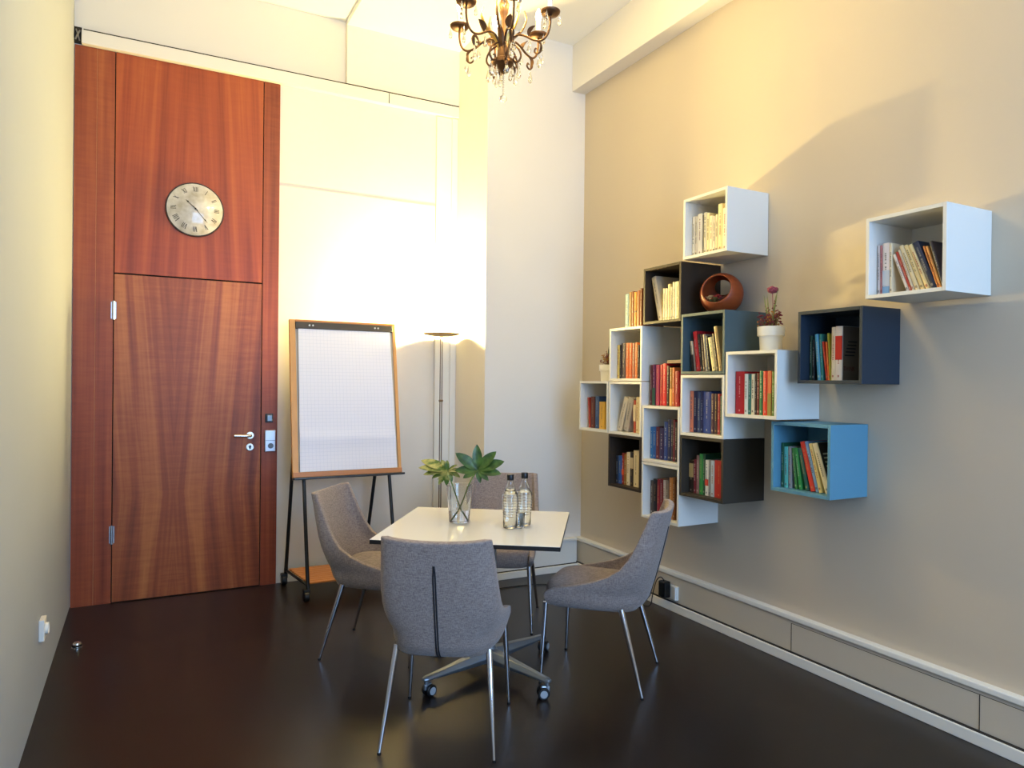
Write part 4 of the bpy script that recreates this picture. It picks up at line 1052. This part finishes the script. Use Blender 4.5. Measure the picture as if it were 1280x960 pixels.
# ------------------------------------------------------------------ flower pots
M_pot = plain('pot_glaze', 'ece8da', rough=0.3, spec=0.5)
def pot(loc, s, label, flabel, seed, tall):
    p = thing('flower_pot', label, 'flower pot', loc, 0, 'white flower pots on the wall cubes')
    bm = B(); lathe(bm, [(0, 0), (0.046*s, 0), (0.049*s, 0.004*s), (0.0525*s, 0.066*s), (0.0545*s, 0.071*s), (0.0615*s, 0.075*s), (0.0625*s, 0.116*s), (0.061*s, 0.118*s), (0.0585*s, 0.116*s), (0.051*s, 0.072*s), (0.045*s, 0.010*s), (0, 0.010*s)], 48); obj('pot_body', bm, M_pot, p)
    bm = B(); lathe(bm, [(0, 0.090*s), (0.0575*s, 0.090*s), (0.0580*s, 0.102*s), (0.03*s, 0.106*s), (0, 0.107*s)], 32); obj('soil', bm, plain('soil', '3a2c20', rough=1.0), p)
    f = thing('dried_flower_arrangement', flabel, 'flowers', (loc[0], loc[1], loc[2]+0.108*s))
    rr = random.Random(seed)
    cl = {}
    stems = B(); reds = B(); ochre = B()
    for i in range(54):
        a = rr.uniform(0, 2*PI); r = rr.uniform(0, 0.05)*s; h = rr.uniform(0.03, 0.085)*s
        b0 = Vector((r*math.cos(a)*0.6, r*math.sin(a)*0.6, 0)); t0 = Vector((r*math.cos(a)*1.15, r*math.sin(a)*1.15, h))
        tube(stems, [b0, (b0+t0)/2+Vector((rr.uniform(-.004, .004), rr.uniform(-.004, .004), 0)), t0], 0.0009*s, 5)
        tgt = reds if i % 3 else ochre
        for k in range(6):
            q = t0 + Vector((rr.uniform(-.008, .008), rr.uniform(-.009, .009), rr.uniform(-.022, .006)))*s
            bmesh.ops.create_icosphere(tgt, subdivisions=1, radius=0.0036*s, matrix=Matrix.Translation(q))
    for (dy, h) in tall:
        b0 = Vector((0, dy*0.3, 0)); t0 = Vector((-0.005, dy, h))
        tube(stems, [b0, b0.lerp(t0, .5)+Vector((0, dy*.1, 0)), t0], 0.0013*s, 5)
        for k in range(7):
            q = b0.lerp(t0, 0.45+0.08*k)
            bmesh.ops.create_icosphere(reds, subdivisions=1, radius=0.0036*s, matrix=Matrix.Translation(q+Vector((rr.uniform(-.007, .007), rr.uniform(-.009, .009), 0))))
    obj('stem', stems, plain('dry_stem', '7c6a3c', rough=0.8), f)
    obj('red_bud', reds, plain('bud_red', '7c2c34', rough=0.8), f)
    obj('ochre_bud', ochre, plain('bud_ochre', 'b07828', rough=0.8), f)
    return p, f
p1, f1 = pot((2.945, 2.665, 1.296+0.3495), 1.12, 'white stepped flower pot on the white cube beside the navy cube', 'tall dried flowers with a pink globe head in the larger pot', 5, [(-0.03, 0.155), (0.018, 0.12), (0.036, 0.13)])
# globe head and grass blades of the larger arrangement
bm = B(); bmesh.ops.create_icosphere(bm, subdivisions=3, radius=0.023, matrix=Matrix.Translation((-0.005, -0.012, 0.205)) @ Matrix.Diagonal((1.15, 1.15, 0.8, 1)))
rr = random.Random(3)
for v in bm.verts: v.co += (v.co - Vector((-0.005, -0.012, 0.205)))*rr.uniform(-0.16, 0.16)
tube(bm, [(0, -0.004, 0), (-0.003, -0.014, 0.10), (-0.005, -0.012, 0.19)], 0.002, 6)
obj('globe_flower', bm, plain('globe_pink', '8a4050', rough=0.9), f1)
for (y1, y2, h) in ((0.012, 0.040, 0.19), (0.006, 0.020, 0.185), (-0.012, -0.042, 0.215), (-0.006, -0.034, 0.18)):
    bm = B(); blade(bm, (0, y1*.5, 0.0), Vector((-0.01, y2, h)), Vector((-1, 0, 0.2)), h, 0.0045, 0.02, 0.1); obj('grass_blade', bm, plain('grass_olive', '6f7a48', rough=0.7), f1)
p2, f2 = pot((2.90, 4.075, 1.133+0.3495), 0.98, 'white stepped flower pot on the leftmost cube', 'dried red flowers with green sprigs in the smaller pot', 11, [(0.01, 0.11), (-0.02, 0.12)])
for (y1, y2, h) in ((-0.01, -0.035, 0.17), (-0.015, -0.03, 0.15), (0.0, -0.02, 0.14)):
    bm = B(); blade(bm, (0, y1, 0.0), Vector((-0.01, y2, h)), Vector((-1, 0, 0.2)), h, 0.006, 0.02, 0.1); obj('green_sprig', bm, plain('sprig_green', '4a5c34', rough=0.7), f2)

# ------------------------------------------------------------------ chandelier
CX, CY = 1.532, 3.042
cd = thing('chandelier', 'dark bronze six arm chandelier with crystal drops hanging over the table', 'chandelier', (CX, CY, 0))
M_brz = plain('bronze', '6e4e34', rough=0.45, metal=0.75, vary=0.2, vscale=40)
M_gilt = plain('aged_gilt', 'c8a458', rough=0.4, metal=0.7, vary=0.2, vscale=40)
M_cry = glass('crystal', 'fffdf6', ior=1.5)
bm = B(); lathe(bm, [(0, 4.119), (0.055, 4.119), (0.055, 4.10), (0.03, 4.075), (0.01, 4.065), (0, 4.065)], 28); obj('ceiling_rose', bm, M_brz, cd)
bm = B()
z = 4.07; k = 0
while z > 3.50:
    bmx = Matrix.Translation((0, 0, z-0.016)) @ Matrix.Rotation(PI/2*(k % 2), 4, 'Z')
    ring = [bmx @ Vector((0.008*math.cos(t), 0, 0.018*math.sin(t))) for t in [2*PI*i/14 for i in range(15)]]
    tube(bm, ring, 0.0022, 6, cap=False); z -= 0.029; k += 1
obj('chain', bm, M_brz, cd)
bm = B(); lathe(bm, [(0, 3.50), (0.008, 3.495), (0.010, 3.46), (0.022, 3.45), (0.012, 3.43), (0.010, 3.33), (0.018, 3.31), (0.030, 3.28), (0.020, 3.25), (0.012, 3.22), (0.012, 3.13), (0.024, 3.10), (0.030, 3.07), (0.032, 3.035), (0.048, 3.025), (0.050, 3.005), (0.034, 2.992), (0.020, 2.975), (0.010, 2.962), (0, 2.955)], 32); obj('body', bm, M_brz, cd)
def drop(bm, p, s=1.0):
    """faceted teardrop hanging from point p"""
    p = Vector(p); tube(bm, [p, p-Vector((0, 0, 0.012*s))], 0.0008, 5)
    prof = [(0, -0.012), (0.0035, -0.018), (0.0062, -0.034), (0.0105, -0.048), (0.0090, -0.058), (0.004, -0.064), (0, -0.066)]
    before = set(bm.faces)
    lathe(bm, [(r*s, z*s) for r, z in prof], 8, p)
    for f in bm.faces:
        if f not in before: f.smooth = False
def leafshape(bm, c, d, nrm, ln, wd): blade(bm, c, d, nrm, ln, wd, 0.25, 0.35)
M_candle = plain('candle_sleeve', 'f4ecd8', rough=0.6)
M_bulb = emit('bulb_glow', (1.0, 0.80, 0.50, 1), 45.0)
ca = math.radians(-27.7)       # camera right direction in plan
for i in range(6):
    al = math.radians(-18 + 60*i) + ca
    er = Vector((math.cos(al), math.sin(al), 0)); et = Vector((-er.y, er.x, 0))
    def A(r, z, t=0.0): return er*r + et*t + Vector((0, 0, z))
    bm = B(); pts = catmull([A(0.020, 3.05), A(0.030, 3.10), A(0.062, 3.135), A(0.105, 3.128), A(0.150, 3.102), A(0.190, 3.095), A(0.218, 3.118), A(0.230, 3.160), A(0.231, 3.205)], 6)
    tube(bm, pts, 0.0055, 10); arm = obj('arm', bm, M_brz, cd)
    # scrolls below the arm
    bm = B()
    sc = [A(0.165, 3.098), A(0.185, 3.080), A(0.190, 3.050), A(0.172, 3.034), A(0.156, 3.044), A(0.160, 3.060), A(0.170, 3.056)]
    tube(bm, catmull(sc, 5), [0.0045]*26 + [0.0035]*5, 8)
    obj('scroll', bm, M_brz, arm); bm = B()
    sc = [A(0.035, 3.10), A(0.072, 3.075), A(0.088, 3.035), A(0.072, 3.008), A(0.052, 3.018), A(0.056, 3.036), A(0.066, 3.032)]
    tube(bm, catmull(sc, 5), [0.0048]*26 + [0.0035]*5, 8)
    obj('scroll', bm, M_brz, arm)
    bm = B()
    leafshape(bm, A(0.125, 3.118), er*0.35 + Vector((0, 0, 1.0)), -er, 0.060, 0.020)
    leafshape(bm, A(0.180, 3.095), er*0.2 + Vector((0, 0, -1.0)), er, 0.055, 0.013)
    leafshape(bm, A(0.045, 3.02), er*0.8 + Vector((0, 0, -1.0)), er, 0.055, 0.014)
    obj('leaf', bm, M_brz, arm)
    bm = B()                # tall inner gilt leaf rising between the arms
    a2 = al + PI/6; e2 = Vector((math.cos(a2), math.sin(a2), 0))
    pts = catmull([e2*0.018 + Vector((0, 0, 3.05)), e2*0.040 + Vector((0, 0, 3.12)), e2*0.085 + Vector((0, 0, 3.17)), e2*0.110 + Vector((0, 0, 3.23)), e2*0.100 + Vector((0, 0, 3.275))], 5)
    tube(bm, pts, [0.005 + 0.008*math.sin(PI*j/(len(pts)-1)) for j in range(len(pts))], 8, flat=0.3)
    leafshape(bm, e2*0.022 + Vector((0, 0, 3.06)), e2*0.25 + Vector((0, 0, 1)), -e2, 0.125, 0.016)
    obj('inner_leaf', bm, M_gilt if i % 2 else M_brz, cd)
    bm = B(); c = A(0.231, 3.205)
    lathe(bm, [(0, 0), (0.012, 0.0), (0.040, 0.006), (0.046, 0.014), (0.0475, 0.020), (0.045, 0.021), (0.038, 0.012), (0.012, 0.008), (0, 0.008)], 28, c); cup = obj('drip_pan', bm, M_brz, arm)
    bm = B(); lathe(bm, [(0, 0.008), (0.012, 0.008), (0.012, 0.085), (0.009, 0.088), (0, 0.088)], 16, c); obj('candle', bm, M_candle, arm)
    bm = B(); lathe(bm, [(0, 0.0), (0.010, 0.004), (0.0155, 0.022), (0.012, 0.040), (0.005, 0.058), (0, 0.066)], 16, c + Vector((0, 0, 0.0885))); obj('bulb', bm, M_bulb, arm)
    for j in range(3):
        aj = al + 2*PI*j/3 + 0.4; bm = B(); drop(bm, c + Vector((0.044*math.cos(aj), 0.044*math.sin(aj), 0.014)), 0.9); obj('crystal_drop', bm, M_cry, arm)
    for p_, s_ in ((A(0.178, 3.040), 1.15), (A(0.190, 3.045, 0.012), 0.9), (A(0.078, 3.005), 1.2), (A(0.125, 3.112, 0.01), 1.05)):
        bm = B(); drop(bm, p_, s_); obj('crystal_drop', bm, M_cry, arm)
    lt = bpy.data.lights.new('candle_light', 'POINT'); lt.energy = CAND; lt.color = (1.0, 0.76, 0.30); lt.shadow_soft_size = 0.016
    lo = bpy.data.objects.new('candle_light', lt); COL.objects.link(lo); lo.parent = cd; lo.location = c + Vector((0, 0, 0.172))
bm = B()
for j in range(9):
    bmesh.ops.create_icosphere(bm, subdivisions=1, radius=0.0052, matrix=Matrix.Translation((0.0, 0, 2.950-0.0108*j)))
obj('bead_chain', bm, M_cry, cd)
bm = B(); bmesh.ops.create_icosphere(bm, subdivisions=2, radius=0.019, matrix=Matrix.Translation((0, 0, 2.838)))
obj('crystal_ball', bm, M_cry, cd)
for j in range(6):
    a = 2*PI*j/6 + 0.3; bm = B(); drop(bm, (0.046*math.cos(a), 0.046*math.sin(a), 3.004), 1.0); obj('crystal_drop', bm, M_cry, cd)

# ------------------------------------------------------------------ daylight, camera, colour
w = bpy.data.worlds.new('daylight'); scene.world = w; w.use_nodes = True
bg = w.node_tree.nodes['Background']; bg.inputs['Color'].default_value = (0.37, 0.60, 1.0, 1); bg.inputs['Strength'].default_value = SKY
pa = bpy.data.lights.new('window_portal', 'AREA'); pa.shape = 'RECTANGLE'; pa.size = wx1-wx0; pa.size_y = wz1-wz0; pa.cycles.is_portal = True
po = bpy.data.objects.new('window_portal', pa); COL.objects.link(po); po.location = ((wx0+wx1)/2, YW-T-0.01, (wz0+wz1)/2); po.rotation_euler = (PI/2, 0, 0)

cam = bpy.data.cameras.new('camera'); co = bpy.data.objects.new('camera', cam); COL.objects.link(co); scene.camera = co
cam.sensor_width = 36.0; cam.lens = 879.5/1280*36.0; cam.clip_start = 0.02
yaw, pit, rol = .4834, -.0032, .0106
F = Vector((math.sin(yaw)*math.cos(pit), math.cos(yaw)*math.cos(pit), math.sin(pit)))
r = Vector((math.cos(yaw), -math.sin(yaw), 0)); u = r.cross(F)
Rv = r*math.cos(rol) + u*math.sin(rol); U = u*math.cos(rol) - r*math.sin(rol)
m = Matrix((Rv, U, -F)).transposed().to_4x4(); m.translation = (0, 0, EYE); co.matrix_world = m

vs = scene.view_settings
scene.display_settings.display_device = 'sRGB'
vs.view_transform = 'Standard'; vs.look = 'None'; vs.exposure = EXPO; vs.gamma = 1.0; vs.use_curve_mapping = False
scene.cycles.use_denoising = True
scene.cycles.max_bounces = 10; scene.cycles.transmission_bounces = 10; scene.cycles.diffuse_bounces = 6
scene.cycles.sample_clamp_indirect = 8.0
scene.cycles.caustics_reflective = False; scene.cycles.caustics_refractive = False
